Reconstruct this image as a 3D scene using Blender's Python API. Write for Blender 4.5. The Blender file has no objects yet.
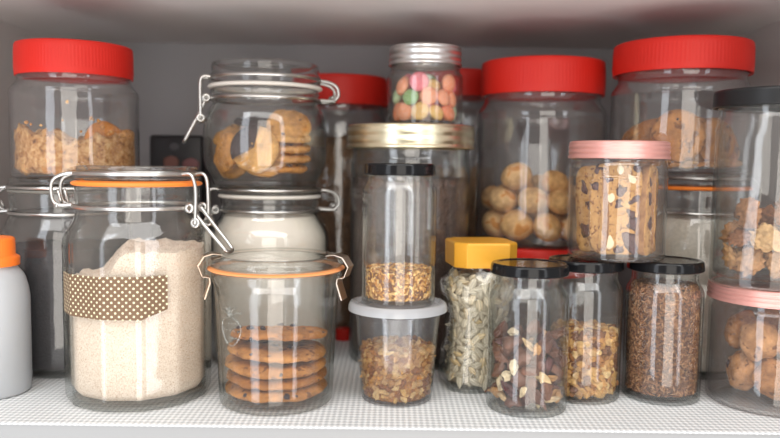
import bpy, bmesh, math, random
import numpy as np
from mathutils import Vector, Matrix, noise, Euler

random.seed(7)
C = bpy.context.scene.collection
PI = math.pi
sin, cos = math.sin, math.cos
HC = .205            # eye height above the shelf


def lin(r, g, b):
    f = lambda c: (c / 255 / 12.92) if c / 255 <= .04045 else ((c / 255 + .055) / 1.055) ** 2.4
    return (f(r), f(g), f(b), 1)


# ------------------------------------------------------------------ materials
MATS = {}


class NT:
    def __init__(s, name):
        s.m = bpy.data.materials.new(name)
        s.m.use_nodes = True
        s.t = s.m.node_tree
        s.t.nodes.clear()
        s.out = s.n('ShaderNodeOutputMaterial')

    def n(s, typ, **kw):
        nd = s.t.nodes.new(typ)
        for k, v in kw.items():
            setattr(nd, k, v)
        return nd

    def l(s, a, b):
        s.t.links.new(a, b)

    def math(s, op, a, b=None, c=None):
        nd = s.n('ShaderNodeMath', operation=op)
        for i, v in enumerate((a, b, c)):
            if v is None:
                continue
            if isinstance(v, (int, float)):
                nd.inputs[i].default_value = v
            else:
                s.l(v, nd.inputs[i])
        return nd.outputs[0]

    def ramp(s, fac, stops, interp='LINEAR'):
        nd = s.n('ShaderNodeValToRGB')
        nd.color_ramp.interpolation = interp
        e = nd.color_ramp.elements
        while len(e) < len(stops):
            e.new(.5)
        for i, (p, c) in enumerate(stops):
            e[i].position = p
            e[i].color = c
        s.l(fac, nd.inputs[0])
        return nd.outputs[0]

    def noise(s, scale, detail=3, rough=.5, coord='Object'):
        tc = s.n('ShaderNodeTexCoord')
        nd = s.n('ShaderNodeTexNoise')
        nd.inputs['Scale'].default_value = scale
        nd.inputs['Detail'].default_value = detail
        nd.inputs['Roughness'].default_value = rough
        s.l(tc.outputs[coord], nd.inputs['Vector'])
        return nd.outputs[0]

    def mix(s, fac, a, b):
        nd = s.n('ShaderNodeMix', data_type='RGBA')
        for sock, v in ((nd.inputs[0], fac), (nd.inputs[6], a), (nd.inputs[7], b)):
            if isinstance(v, (int, float, tuple)):
                sock.default_value = v
            else:
                s.l(v, sock)
        return nd.outputs[2]

    def bump(s, h, strength=.3, dist=.001):
        nd = s.n('ShaderNodeBump')
        nd.inputs['Strength'].default_value = strength
        nd.inputs['Distance'].default_value = dist
        s.l(h, nd.inputs['Height'])
        return nd.outputs[0]

    def bsdf(s, color, rough=.5, metal=0, normal=None, spec=.5, sss=0, coat=0):
        b = s.n('ShaderNodeBsdfPrincipled')
        if isinstance(color, tuple):
            b.inputs['Base Color'].default_value = color
        else:
            s.l(color, b.inputs['Base Color'])
        if isinstance(rough, (int, float)):
            b.inputs['Roughness'].default_value = rough
        else:
            s.l(rough, b.inputs['Roughness'])
        b.inputs['Metallic'].default_value = metal
        b.inputs['Specular IOR Level'].default_value = spec
        b.inputs['Coat Weight'].default_value = coat
        if sss:
            b.inputs['Subsurface Weight'].default_value = sss
            b.inputs['Subsurface Radius'].default_value = (.006, .005, .004)
            b.inputs['Subsurface Scale'].default_value = 1
        if normal is not None:
            s.l(normal, b.inputs['Normal'])
        s.l(b.outputs[0], s.out.inputs[0])
        return b


def mat_plain(name, col, rough=.5, metal=0, bump=None, spec=.5, sss=0, var=.0, vscale=40, coat=0):
    if name in MATS:
        return MATS[name]
    k = NT(name)
    c = col
    if var:
        nz = k.noise(vscale, 4)
        c = k.ramp(nz, [(.25, tuple(x * (1 - var) for x in col[:3]) + (1,)), (.75, tuple(min(1, x * (1 + var)) for x in col[:3]) + (1,))])
    nm = None
    if bump:
        nm = k.bump(k.noise(bump[0], 3), bump[1], bump[2])
    k.bsdf(c, rough, metal, nm, spec, sss, coat)
    MATS[name] = k.m
    return k.m


def mat_random(name, cols, rough=.6, nscale=150, nstr=.35, bump=(300, .4, .0006), spec=.3):
    """colour picked per object, mottled by noise"""
    if name in MATS:
        return MATS[name]
    k = NT(name)
    oi = k.n('ShaderNodeObjectInfo')
    n = len(cols)
    base = k.ramp(oi.outputs['Random'], [(i / n, c) for i, c in enumerate(cols)], 'LINEAR')
    nz = k.noise(nscale, 4, .6)
    dark = k.n('ShaderNodeMix', data_type='RGBA', blend_type='MULTIPLY')
    dark.inputs[0].default_value = 1
    k.l(base, dark.inputs[6])
    k.l(k.ramp(nz, [(.3, (1 - nstr,) * 3 + (1,)), (.7, (1 + nstr * .3,) * 3 + (1,))]), dark.inputs[7])
    k.bsdf(dark.outputs[2], rough, 0, k.bump(k.noise(bump[0], 3), bump[1], bump[2]), spec)
    MATS[name] = k.m
    return k.m


def mat_vcol(name, rough=.55, spec=.3):
    if name in MATS:
        return MATS[name]
    k = NT(name)
    a = k.n('ShaderNodeVertexColor', layer_name='tint')
    k.bsdf(a.outputs[0], rough, 0, None, spec)
    MATS[name] = k.m
    return k.m


def mat_clear(name, clear, edge, rough=.035, wav=(25, .06), power=3.0, f0=.045, boost=1.0, haze=0, hazecol=(1, 1, 1, 1)):
    """thin clear wall: tinted see-through, darker where seen edge-on, mirror coat by Fresnel"""
    if name in MATS:
        return MATS[name]
    k = NT(name)
    lw = k.n('ShaderNodeLayerWeight')
    lw.inputs[0].default_value = .5
    f = k.math('POWER', lw.outputs['Facing'], power)
    fres = k.math('ADD', k.math('MULTIPLY', k.math('POWER', lw.outputs['Facing'], 5.0), 1 - f0), f0)
    tr = k.n('ShaderNodeBsdfTransparent')
    k.l(k.mix(f, clear, edge), tr.inputs[0])
    gl = k.n('ShaderNodeBsdfGlossy')
    gl.inputs['Roughness'].default_value = rough
    if wav:
        nm = k.bump(k.noise(wav[0], 2), wav[1], .01)
        k.l(nm, gl.inputs['Normal'])
    first = tr.outputs[0]
    if haze:
        df = k.n('ShaderNodeBsdfTranslucent')
        df.inputs[0].default_value = hazecol
        d2 = k.n('ShaderNodeBsdfDiffuse')
        d2.inputs[0].default_value = hazecol
        ad = k.n('ShaderNodeMixShader')
        ad.inputs[0].default_value = .5
        k.l(df.outputs[0], ad.inputs[1])
        k.l(d2.outputs[0], ad.inputs[2])
        hz = k.n('ShaderNodeMixShader')
        hz.inputs[0].default_value = haze
        k.l(first, hz.inputs[1])
        k.l(ad.outputs[0], hz.inputs[2])
        first = hz.outputs[0]
    mx = k.n('ShaderNodeMixShader')
    k.l(k.math('MINIMUM', k.math('MULTIPLY', fres, boost), .9), mx.inputs[0])
    k.l(first, mx.inputs[1])
    k.l(gl.outputs[0], mx.inputs[2])
    k.l(mx.outputs[0], k.out.inputs[0])
    MATS[name] = k.m
    return k.m


GLASS = mat_clear('clear_glass', (.988, .990, .988, 1), (.66, .71, .68, 1), boost=1.35, haze=.018, hazecol=(.9, .9, .88, 1))
PET = mat_clear('clear_plastic', (.985, .985, .985, 1), (.70, .71, .72, 1), rough=.03, wav=(18, .10), boost=1.3, power=4, haze=.032, hazecol=(.9, .9, .9, 1))
TUB = mat_clear('frosted_plastic', (.93, .94, .95, 1), (.7, .72, .74, 1), rough=.12, wav=None, haze=.035, hazecol=(.85, .87, .9, 1))
TUBLID = mat_clear('milky_plastic', (.97, .975, .98, 1), (.85, .86, .88, 1), rough=.2, wav=None, haze=.4, hazecol=(.85, .87, .9, 1))
RED = mat_plain('red_plastic', lin(198, 37, 27), .44, 0, None, .3, var=.04, vscale=20)
ORANGE = mat_plain('orange_rubber', lin(240, 132, 48), .5)
PALEORANGE = mat_plain('pale_orange_rubber', lin(238, 158, 98), .5)
WHITERUB = mat_plain('white_rubber', lin(225, 220, 212), .5)
STEEL = mat_plain('steel_wire', (.56, .55, .53, 1), .30, 1)
CLIPSTEEL = mat_plain('clip_steel', (.62, .50, .40, 1), .3, 1)
BLACK = mat_plain('black_lacquer', (.006, .006, .007, 1), .13, 0, (12, .05, .004), .28)
BLACKMATT = mat_plain('black_lid_matt', (.012, .012, .013, 1), .38, 0, None, .3)
PINK = mat_plain('pink_metal', lin(218, 160, 152), .36, .55, None, .5, var=.05, vscale=30)
SILVER = mat_plain('silver_metal', (.78, .77, .76, 1), .3, 1, None, var=.05, vscale=60)
GOLD = mat_plain('pale_gold_metal', (.86, .78, .56, 1), .28, 1, None, var=.06, vscale=60)
YELLOW = mat_plain('gold_plastic', lin(216, 156, 48), .38, .15, None, .5, var=.06, vscale=60)


# ------------------------------------------------------------------ mesh helpers
def new_obj(name, me, mat, parent=None, loc=None):
    o = bpy.data.objects.new(name, me)
    C.objects.link(o)
    if mat is not None and len(me.materials) == 0:
        me.materials.append(mat)
    if parent is not None:
        o.parent = parent
    if loc is not None:
        o.location = loc
    return o


def mesh(name, vs, fs, smooth=True, sharp=None):
    me = bpy.data.meshes.new(name)
    me.from_pydata([tuple(v) for v in vs], [], fs)
    bm = bmesh.new()
    bm.from_mesh(me)
    bmesh.ops.recalc_face_normals(bm, faces=bm.faces)
    bm.to_mesh(me)
    bm.free()
    if smooth:
        me.shade_smooth()
        if sharp:
            me.set_sharp_from_angle(angle=math.radians(sharp))
    return me


def rp(pts, n=4):
    """round the corners of a profile: points (r, z[, fillet])"""
    out = []
    for i, p in enumerate(pts):
        f = p[2] if len(p) > 2 else 0
        if f <= 0 or i == 0 or i == len(pts) - 1:
            out.append((p[0], p[1]))
            continue
        a, b, c = Vector(pts[i - 1][:2]), Vector(p[:2]), Vector(pts[i + 1][:2])
        f = min(f, (a - b).length * .49, (c - b).length * .49)
        p0, p1 = b + (a - b).normalized() * f, b + (c - b).normalized() * f
        for k in range(n + 1):
            t = k / n
            q = p0 * (1 - t) ** 2 + b * 2 * t * (1 - t) + p1 * t ** 2
            out.append((q.x, q.y))
    return out


def lathe(prof, seg=72, mult=None, disp=None):
    vs, fs, rows = [], [], []
    for r, z in prof:
        if r < 1e-6:
            rows.append([len(vs)])
            vs.append((0, 0, z))
        else:
            row = []
            for k in range(seg):
                th = 2 * PI * k / seg
                rr = r * (mult(th, z) if mult else 1)
                row.append(len(vs))
                vs.append((rr * cos(th), rr * sin(th), z))
            rows.append(row)
    for a, b in zip(rows, rows[1:]):
        if len(a) == 1 and len(b) == 1:
            continue
        for k in range(seg):
            k2 = (k + 1) % seg
            if len(a) == 1:
                fs.append((a[0], b[k2], b[k]))
            elif len(b) == 1:
                fs.append((a[k], a[k2], b[0]))
            else:
                fs.append((a[k], a[k2], b[k2], b[k]))
    if disp:
        vs = [disp(Vector(v)) for v in vs]
    return vs, fs


def lathe_obj(name, prof, mat, parent, seg=72, mult=None, sharp=35, disp=None):
    vs, fs = lathe(prof, seg, mult, disp)
    return new_obj(name, mesh(name, vs, fs, True, sharp), mat, parent)


def torus_prof(R, z, a, b, n=10):
    return [(R + a * cos(2 * PI * k / n), z + b * sin(2 * PI * k / n)) for k in range(n + 1)]


def tube(points, rad, seg=8, closed=False, smooth_steps=0):
    pts = [Vector(p) for p in points]
    if smooth_steps:
        for _ in range(smooth_steps):
            q = [pts[0]] if not closed else []
            rng = range(len(pts) - 1) if not closed else range(len(pts))
            for i in rng:
                a, b = pts[i], pts[(i + 1) % len(pts)]
                q += [a * .75 + b * .25, a * .25 + b * .75]
            if not closed:
                q.append(pts[-1])
            pts = q
    vs, fs = [], []
    n = len(pts)
    prev = None
    for i, p in enumerate(pts):
        if closed:
            t = (pts[(i + 1) % n] - pts[i - 1]).normalized()
        else:
            t = (pts[min(i + 1, n - 1)] - pts[max(i - 1, 0)]).normalized()
        if prev is None:
            ref = Vector((0, 0, 1)) if abs(t.z) < .9 else Vector((1, 0, 0))
            nrm = t.cross(ref).normalized()
        else:
            nrm = (prev - t * prev.dot(t)).normalized()
        prev = nrm
        bn = t.cross(nrm)
        for k in range(seg):
            a = 2 * PI * k / seg
            vs.append(p + (nrm * cos(a) + bn * sin(a)) * rad)
    for i in range(n if closed else n - 1):
        for k in range(seg):
            k2 = (k + 1) % seg
            j = (i + 1) % n
            fs.append((i * seg + k, i * seg + k2, j * seg + k2, j * seg + k))
    if not closed:
        fs.append(tuple(range(seg))[::-1])
        fs.append(tuple((n - 1) * seg + k for k in range(seg)))
    return vs, fs


def join(*parts):
    vs, fs = [], []
    for v, f in parts:
        b = len(vs)
        vs += list(v)
        fs += [tuple(b + i for i in x) for x in f]
    return vs, fs


def box(cx, cy, cz, sx, sy, sz):
    v = [(cx + sx / 2 * i, cy + sy / 2 * j, cz + sz / 2 * k) for i in (-1, 1) for j in (-1, 1) for k in (-1, 1)]
    f = [(0, 1, 3, 2), (4, 6, 7, 5), (0, 4, 5, 1), (2, 3, 7, 6), (0, 2, 6, 4), (1, 5, 7, 3)]
    return v, f


def bevel_box(name, size, mat, parent, loc=(0, 0, 0), bev=.003, seg=3):
    bm = bmesh.new()
    bmesh.ops.create_cube(bm, size=1)
    for v in bm.verts:
        v.co = Vector((v.co.x * size[0], v.co.y * size[1], v.co.z * size[2])) + Vector(loc)
    bmesh.ops.bevel(bm, geom=bm.edges[:], offset=bev, segments=seg, affect='EDGES', profile=.5)
    me = bpy.data.meshes.new(name)
    bm.to_mesh(me)
    bm.free()
    me.shade_smooth()
    me.set_sharp_from_angle(angle=math.radians(35))
    return new_obj(name, me, mat, parent)


def ico(sub, fn):
    bm = bmesh.new()
    bmesh.ops.create_icosphere(bm, subdivisions=sub, radius=1)
    vs = [fn(v.co.copy()) for v in bm.verts]
    fs = [tuple(v.index for v in f.verts) for f in bm.faces]
    bm.free()
    return vs, fs


def ngon_mult(n, rot=0, soft=0.0, blend=None):
    def m(th, z):
        a = (th - rot) % (2 * PI / n) - PI / n
        v = cos(PI / n) / cos(a)
        v = v * (1 - soft) + soft
        v /= cos(PI / n) * (1 - soft) + soft
        if blend:
            b = blend(z)
            return 1 + (v - 1) * b
        return v
    return m


def chamfer_mult(rot, ch=1.2, blend=None):
    def m(th, z):
        best = 9
        for i in range(8):
            d = 1 if i % 2 == 0 else ch
            c = cos(th - rot - i * PI / 4)
            if c > .2:
                best = min(best, d / c)
        if blend:
            return 1 + (best - 1) * blend(z)
        return best
    return m


def thing(name, label, cat, loc=(0, 0, 0), group=None):
    o = bpy.data.objects.new(name, None)
    C.objects.link(o)
    o.empty_display_size = .02
    o.location = loc
    o['label'] = label
    o['category'] = cat
    if group:
        o['group'] = group
    return o


def true_size(meshes, k_):
    for me in meshes:
        me.transform(Matrix.Scale(k_, 4))
    return meshes


def tag(o, label, cat, group=None, kind=None):
    o['label'] = label
    o['category'] = cat
    if group:
        o['group'] = group
    if kind:
        o['kind'] = kind
    return o


def double_wall(outer, t, base_t):
    """closed clear vessel: the outer profile, then the inner one back down"""
    inner = []
    for r, z in outer:
        if r < t * 1.5:
            continue
        if z < base_t - 1e-6:
            continue
        inner.append((r - t, z))
    z_in = base_t
    r_in = inner[0][0]
    inner[-1] = (inner[-1][0], inner[-1][1])
    inn = [(0, z_in + .0008), (r_in * .55, z_in + .0005), (r_in - .002, z_in), (r_in, max(inner[0][1], z_in + .002))] + inner[1:]
    return list(outer) + inn[::-1]


def inner_r(outer, t, gap):
    pts = [(r, z) for r, z in outer if r > .6 * max(q[0] for q in outer)]
    def f(z):
        if z <= pts[0][1]:
            return pts[0][0] - t - gap
        for (ra, za), (rb_, zb_) in zip(pts, pts[1:]):
            if za <= z <= zb_ and zb_ > za:
                return ra + (rb_ - ra) * (z - za) / (zb_ - za) - t - gap
        return pts[-1][0] - t - gap
    return f


def fill_prof(f, z0, z1, rows=30, base_shrink=.97):
    return [(0, z0), (f(z0 + .002) * base_shrink, z0 + .0003), (f(z0 + .004), z0 + .003)] + [(f(z0 + .003 + (z1 - z0 - .003) * i / rows), z0 + .003 + (z1 - z0 - .003) * i / rows) for i in range(1, rows + 1)] + [(f(z1) * q, z1 + .0004) for q in (.9, .6, .3)] + [(0, z1 + .0004)]


OUT = {}


# ------------------------------------------------------------------ room (a cupboard compartment)
def struct(name, part, mat):
    o = new_obj(name, mesh(name, *part, smooth=False), mat)
    o['kind'] = 'structure'
    return o


XL, XR, YB, YF, ZC = -.447, .412, 1.02, .571, .362
LAM = mat_plain('white_laminate', lin(212, 206, 204), .45, 0, (60, .05, .002), .35, var=.02, vscale=5)
LAMB = mat_plain('shaded_laminate', lin(158, 156, 158), .5, 0, None, .3, var=.02, vscale=5)  # back wall laminate, darkened in colour for the light falling off inside
BOARD = mat_plain('shelf_board_white', lin(146, 147, 148), .4, 0, None, .4)
struct('floor', box((XL + XR) / 2, (YF + 1.04) / 2, -.0125, XR - XL + .1, 1.04 - YF, .0218), BOARD)
struct('ceiling', box((XL + XR) / 2, (YF + 1.04) / 2, ZC + .01, XR - XL + .1, 1.04 - YF, .02), LAM)
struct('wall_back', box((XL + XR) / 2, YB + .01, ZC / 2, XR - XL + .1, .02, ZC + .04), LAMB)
struct('wall_left', box(XL - .025, (YF + 1.04) / 2, ZC / 2 - .0013, .05, 1.04 - YF, ZC + .0026), LAM)
struct('wall_right', box(XR + .025, (YF + 1.04) / 2, ZC / 2 - .0013, .05, 1.04 - YF, ZC + .0026), LAM)

# embossed liner on the shelf board
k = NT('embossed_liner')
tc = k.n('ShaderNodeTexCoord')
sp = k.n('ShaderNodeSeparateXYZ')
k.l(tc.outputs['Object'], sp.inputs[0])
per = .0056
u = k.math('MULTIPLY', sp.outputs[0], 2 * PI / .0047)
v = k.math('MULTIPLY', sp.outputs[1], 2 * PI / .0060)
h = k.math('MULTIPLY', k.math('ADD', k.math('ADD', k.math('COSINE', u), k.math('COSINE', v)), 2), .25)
col = k.ramp(h, [(.15, lin(186, 188, 190)), (.8, lin(236, 237, 237))])  # gaps between dots coloured greyer, painting in the shadow of the small cavities
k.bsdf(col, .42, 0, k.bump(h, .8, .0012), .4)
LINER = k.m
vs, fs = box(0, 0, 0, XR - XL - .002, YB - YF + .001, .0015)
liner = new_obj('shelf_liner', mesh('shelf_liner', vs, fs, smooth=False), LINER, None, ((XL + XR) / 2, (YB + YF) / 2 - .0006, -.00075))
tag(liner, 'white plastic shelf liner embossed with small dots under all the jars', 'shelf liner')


# ------------------------------------------------------------------ lids and jars
def ribbed_lid(parent, r, z0, h, mat=RED, ribs=110, name='lid'):
    ns = ribs * 4
    def m(th, z):
        w = 1 if z0 + .2 * h < z < z0 + .8 * h else 0
        return 1 + .0016 * w * (1 if (int(th / (2 * PI) * ns + .5) % 4) < 2 else -1)
    prof = rp([(r - .003, z0 + .001), (r - .0005, z0, .0004), (r, z0 + .19 * h), (r, z0 + .22 * h), (r * .995, z0 + .78 * h), (r * .995, z0 + .82 * h), (r * .985, z0 + h, .004), (r * .9, z0 + h - .0004, .001), (r * .88, z0 + h - .0018, .001), (0, z0 + h - .0018)])
    return lathe_obj(name, prof, mat, parent, ns, m, 50)


def metal_lid(parent, r, z0, h, mat, beads=2, name='lid'):
    pts = [(r - .002, z0 + .0006), (r, z0, .0003), (r + .0006, z0 + .0012, .0008), (r, z0 + .0026, .0004)]
    zz = z0 + .004
    n = beads
    step = (h - .0065) / max(n, 1)
    for i in range(n):
        pts += [(r - .0008, zz, .0004), (r + .0004, zz + step * .45, step * .3), (r - .0008, zz + step * .9, .0004)]
        zz += step
    pts += [(r - .0004, z0 + h - .0016, .0006), (r - .0016, z0 + h, .0012), (r - .004, z0 + h - .0001, .0006), (r - .0055, z0 + h - .0009, .0006), (0, z0 + h - .0009)]
    return lathe_obj(name, rp(pts), mat, parent, 96, None, 45)


def twist_lid(parent, r, z0, h, mat=None, name='lid'):
    mat = mat or BLACK
    pts = [(r - .003, z0 + .001), (r - .001, z0, .0006), (r + .0002, z0 + .001, .0006), (r, z0 + .0028, .0006), (r - .0004, z0 + h - .002, .001), (r - .0016, z0 + h, .0016), (r - .005, z0 + h - .0002, .0008), (r - .0065, z0 + h - .0011, .0006), (0, z0 + h - .0011)]
    return lathe_obj(name, rp(pts), mat, parent, 96, None, 40)


def screw_jar(loc, label, r, zs, zn, zl, rn, lid, lid_r, lid_h, name='screw_top_jar', t=.002, mat=None, base=.005, group=None, mult=None, rb=None, shoulder=None, foot=.004, body_ring=None):
    """zs shoulder, zn neck start, zl underside of the lid"""
    j = thing(name, label, 'jar', loc, group)
    rb = rb or r
    pts = [(0, .0015), (rb * .72, .0012), (rb * .82, 0, .002), (rb, 0, foot), (rb, foot * 1.6), (r, zs * .5 if not body_ring else body_ring - .002)]
    if body_ring:
        pts += [(r + .0008, body_ring, .001), (r, body_ring + .002)]
    pts += [(r, zs, shoulder or .008), (rn + .0005, zn, .003), (rn, zn + .0008), (rn, zl - .001)]
    top = zl + lid_h * .7
    pts += [(rn + .001, zl, .0005), (rn, zl + .0015), (rn + .001, zl + .004, .0005), (rn, zl + .005), (rn, top, .0006), (rn - t * .5, top + .0006)]
    prof = double_wall(rp(pts), t, base)
    OUT[j.name] = inner_r(rp(pts), t, .0006)
    lathe_obj('glass_body' if mat is None else 'clear_body', prof, mat or GLASS, j, 96, mult, 40)
    lid(j, lid_r, zl, lid_h)
    return j


def place(a, u, t, z):
    return Vector((u * cos(a) - t * sin(a), u * sin(a) + t * cos(a), z))


def clip_jar(loc, label, body, zn, rn, lid_r, lid_z, top_z, gasket_r, gasket_mat, hinge_a, latch_a, mult=None, lever=(.022, -.032), wire=.0014, z_ring=None, name='clip_top_jar', t=.0025, gz=None, latch_drop=0.012):
    """zn neck ring height, lid_z underside of the clear lid"""
    j = thing(name, label, 'jar', loc)
    prof = double_wall(rp(body), t, .006)
    OUT[j.name] = inner_r(rp(body), t, .0008)
    lathe_obj('glass_body', prof, GLASS, j, 120, mult, 40)
    g = gz or lid_z
    lathe_obj('rubber_gasket', torus_prof(gasket_r - .004, g, .004, .0021), gasket_mat, j, 96)
    h = top_z - lid_z
    lp = rp([(0, lid_z + .001), (rn - .006, lid_z + .001), (rn - .003, lid_z + .0022, .001), (lid_r + .001, lid_z + .0022, .0012), (lid_r + .0015, lid_z + h * .45, .002), (lid_r - .0015, lid_z + h * .6, .001), (lid_r - .0005, lid_z + h * .78, .001), (lid_r - .001, top_z, .003), (lid_r - .006, top_z, .002), (lid_r - .009, top_z - .004, .002), (0, top_z - .0045)])
    lathe_obj('glass_lid', lp, GLASS, j, 96, None, 40)
    zr = z_ring or (lid_z + h * .62)
    rr = lid_r + .0006
    lathe_obj('lid_wire', torus_prof(rr, zr, wire, wire, 8), STEEL, j, 96)
    lathe_obj('neck_wire', torus_prof(rn + .0018, zn, wire, wire, 8), STEEL, j, 96)
    # hinge: two bent wires and a cross bar
    a = hinge_a
    ps = []
    for s in (-1, 1):
        ps.append(tube([place(a, rr - .001, s * .012, zr), place(a, rr + .008, s * .012, zr - .0008), place(a, rr + .017, s * .011, zr - .005), place(a, rr + .0185, s * .011, zr - .014), place(a, rr + .017, s * .011, zn + .004), place(a, rr + .013, s * .011, zn), place(a, rn + .001, s * .011, zn + .001)], wire, 8, False, 2))
        ps.append(tube([place(a, rr + .014, s * .008, zr - .014), place(a, rr + .0105, s * .008, zn + .002)], wire * .9))
    ps.append(tube([place(a, rr + .0135, -.013, zn), place(a, rr + .0135, .013, zn)], wire))
    vs, fs = join(*ps)
    new_obj('hinge', mesh('hinge', vs, fs), STEEL, j)
    # latch: hanging links, and a lever as a sub-part
    a = latch_a
    zp = zn - latch_drop
    up = rn + .0115
    ps = []
    for s in (-1, 1):
        ps.append(tube([place(a, rr - .002, s * .011, zr), place(a, rr + .006, s * .0105, zr + .0012), place(a, rr + .0095, s * .0105, zr - .002), place(a, up + .0005, s * .0095, zr - .012), place(a, up, s * .0105, zp)], wire, 8, False, 2))
        ring = [place(a, up + .0032 * cos(q), s * .0105, zp + .0032 * sin(q)) for q in [2 * PI * i / 12 for i in range(12)]]
        ps.append(tube(ring, wire * .9, 8, True))
        ring = [place(a, rn + .006 + .003 * cos(q), s * .0105, zn + .003 * sin(q)) for q in [2 * PI * i / 12 for i in range(12)]]
        ps.append(tube(ring, wire * .9, 8, True))
    ps.append(tube([place(a, up, -.0125, zp), place(a, up, .0125, zp)], wire))
    vs, fs = join(*ps)
    la = new_obj('latch', mesh('latch', vs, fs), STEEL, j)
    l0 = [place(a, rn + .006, -.0075, zn), place(a, up + .002, -.0075, zp + .003), place(a, up + lever[0] * .85, -.0065, zp + lever[1] * .8), place(a, up + lever[0], -.0055, zp + lever[1]),
          place(a, up + lever[0], .0055, zp + lever[1]), place(a, up + lever[0] * .85, .0065, zp + lever[1] * .8), place(a, up + .002, .0075, zp + .003), place(a, rn + .006, .0075, zn)]
    vs, fs = tube(l0, wire * 1.05, 8, False, 2)
    new_obj('lever', mesh('lever', vs, fs), STEEL, la)
    return j


def fill(name, loc, prof, mat, label, cat, mult=None, disp=None, kind='stuff', seg=96):
    o = lathe_obj(name, prof, mat, None, seg, mult, 60, disp)
    o.location = loc
    return tag(o, label, cat, None, kind)


# ------------------------------------------------------------------ food helpers
def wob(v, s, a, seed=0):
    return noise.noise(Vector(v) * s + Vector((seed * 7.3, seed * 3.1, seed))) * a


def cookie_mesh(name, r, t, seed, mat, lump=.06, dome=.15):
    pts = [(0, -t * .5), (r * .5, -t * .5), (r * .82, -t * .48), (r * .94, -t * .36), (r, -t * .1), (r * .985, t * .15), (r * .9, t * .36), (r * .78, t * .45), (r * .6, t * (.46 + dome * .4)), (r * .4, t * (.48 + dome * .7)), (r * .2, t * (.5 + dome)), (0, t * (.5 + dome))]
    prof = []
    for a, b in zip(pts, pts[1:]):
        prof += [a, ((a[0] + b[0]) / 2, (a[1] + b[1]) / 2)]
    prof.append(pts[-1])
    def d(v):
        q = Vector((v.x, v.y, v.z))
        k = 1 + wob(v, 1.4 / r, lump, seed) + wob(v, 8 / r, .018, seed + 3)
        q.x *= k
        q.y *= k
        q.z += wob(v, 3 / r, t * .22, seed + 5) + wob(v, 9 / r, t * .14, seed + 9)
        return q
    vs, fs = lathe(prof, 44, None, d)
    me = mesh(name, vs, fs)
    me.materials.append(mat)
    return me


def lump_mesh(name, sub, scale, seed, mat, amp=.25, freq=1.5, flat=False):
    def f(v):
        k = 1 + noise.noise(v * freq + Vector((seed * 5.1, seed, 0))) * amp + noise.noise(v * freq * 2.6 + Vector((0, seed * 2.2, 9))) * amp * .4
        return Vector((v.x * scale[0], v.y * scale[1], v.z * scale[2])) * k
    me = mesh(name, *ico(sub, f), smooth=not flat)
    me.materials.append(mat)
    return me


def pack(n, rad, R, z0, seed, iters=260, hmax=.5, rfun=None):
    """settle spheres in an upright cylinder"""
    rng = np.random.default_rng(seed)
    rr = rad * rng.uniform(.9, 1.1, n)
    ang = rng.uniform(0, 2 * PI, n)
    q = (R - rr) * np.sqrt(rng.uniform(0, 1, n))
    dens = n * 4 / 3 * PI * rad ** 3 / .5 / (PI * R * R)
    p = np.stack([q * np.cos(ang), q * np.sin(ang), z0 + rad + rng.uniform(0, dens * 1.6, n)], 1)
    for it in range(iters):
        if it < iters * .7:
            p[:, 2] -= rad * .05
        elif it % 6 == 0:
            p[:, 2] -= rad * .02
        for _ in range(3):
            d = p[:, None, :] - p[None, :, :]
            L = np.sqrt((d ** 2).sum(2)) + np.eye(n)
            mn = rr[:, None] + rr[None, :]
            ov = np.clip(mn - L, 0, None)
            np.fill_diagonal(ov, 0)
            p += (d / L[..., None] * (ov * .28)[..., None]).sum(1)
            rad_xy = np.sqrt(p[:, 0] ** 2 + p[:, 1] ** 2) + 1e-9
            lim = (R if rfun is None else rfun(p[:, 2])) - rr
            s = np.minimum(1, lim / rad_xy)
            p[:, 0] *= s
            p[:, 1] *= s
            p[:, 2] = np.maximum(p[:, 2], z0 + rr)
    return p, rr


def rand_rot():
    return Euler((random.uniform(0, 6.28), random.uniform(0, 6.28), random.uniform(0, 6.28)))


def scatter(name, meshes, spots, label, cat, group):
    """spots: (location, rotation euler, scale)"""
    src = {}
    for i, (p, e, s) in enumerate(spots):
        me = meshes[i % len(meshes)]
        if me.name not in src:
            o = bpy.data.objects.new(name, me)
            src[me.name] = o
        else:
            o = src[me.name].copy()
        C.objects.link(o)
        o.location = p
        o.rotation_euler = e
        o.scale = (s, s, s) if isinstance(s, (int, float)) else s
        tag(o, label, cat, group)


def shell_spots(n, rfun, z0, z1, loc, seed, tang=.5, facing=-PI / 2, spread=2.0, size=(.8, 1.2), gap=.003, topfrac=.25, R_top=None, surf=None, tries=40):
    """pieces lying against the inside of a jar wall, on the side open to the room, and over the heap's top"""
    rnd = random.Random(seed)
    out, pts = [], []
    for i in range(n):
        best, bd = None, -1
        for _ in range(tries):
            if rnd.random() < topfrac:
                q = (R_top or rfun(z1)) * math.sqrt(rnd.random())
                a = rnd.uniform(0, 2 * PI)
                zt = z1 if surf is None else surf(q * cos(a), q * sin(a))
                p = Vector((q * cos(a), q * sin(a), zt))
                nr = Vector((0, 0, 1))
            else:
                a = facing + rnd.uniform(-spread, spread)
                z = rnd.uniform(z0, z1)
                r = rfun(z)
                if surf is not None and z > surf(r * cos(a), r * sin(a)):
                    continue
                p = Vector((r * cos(a), r * sin(a), z))
                nr = Vector((cos(a), sin(a), 0))
            d = min(((p - x).length for x in pts), default=9)
            if d > bd:
                best, bd = (p, nr), d
        if best is None:
            continue
        p, nr = best
        pts.append(p)
        rot = Vector((0, 0, 1)).rotation_difference(nr).to_matrix() @ Euler((rnd.gauss(0, tang), rnd.gauss(0, tang), rnd.uniform(0, 2 * PI))).to_matrix()
        out.append((p + Vector(loc), rot.to_euler(), rnd.uniform(*size)))
    return out


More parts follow.
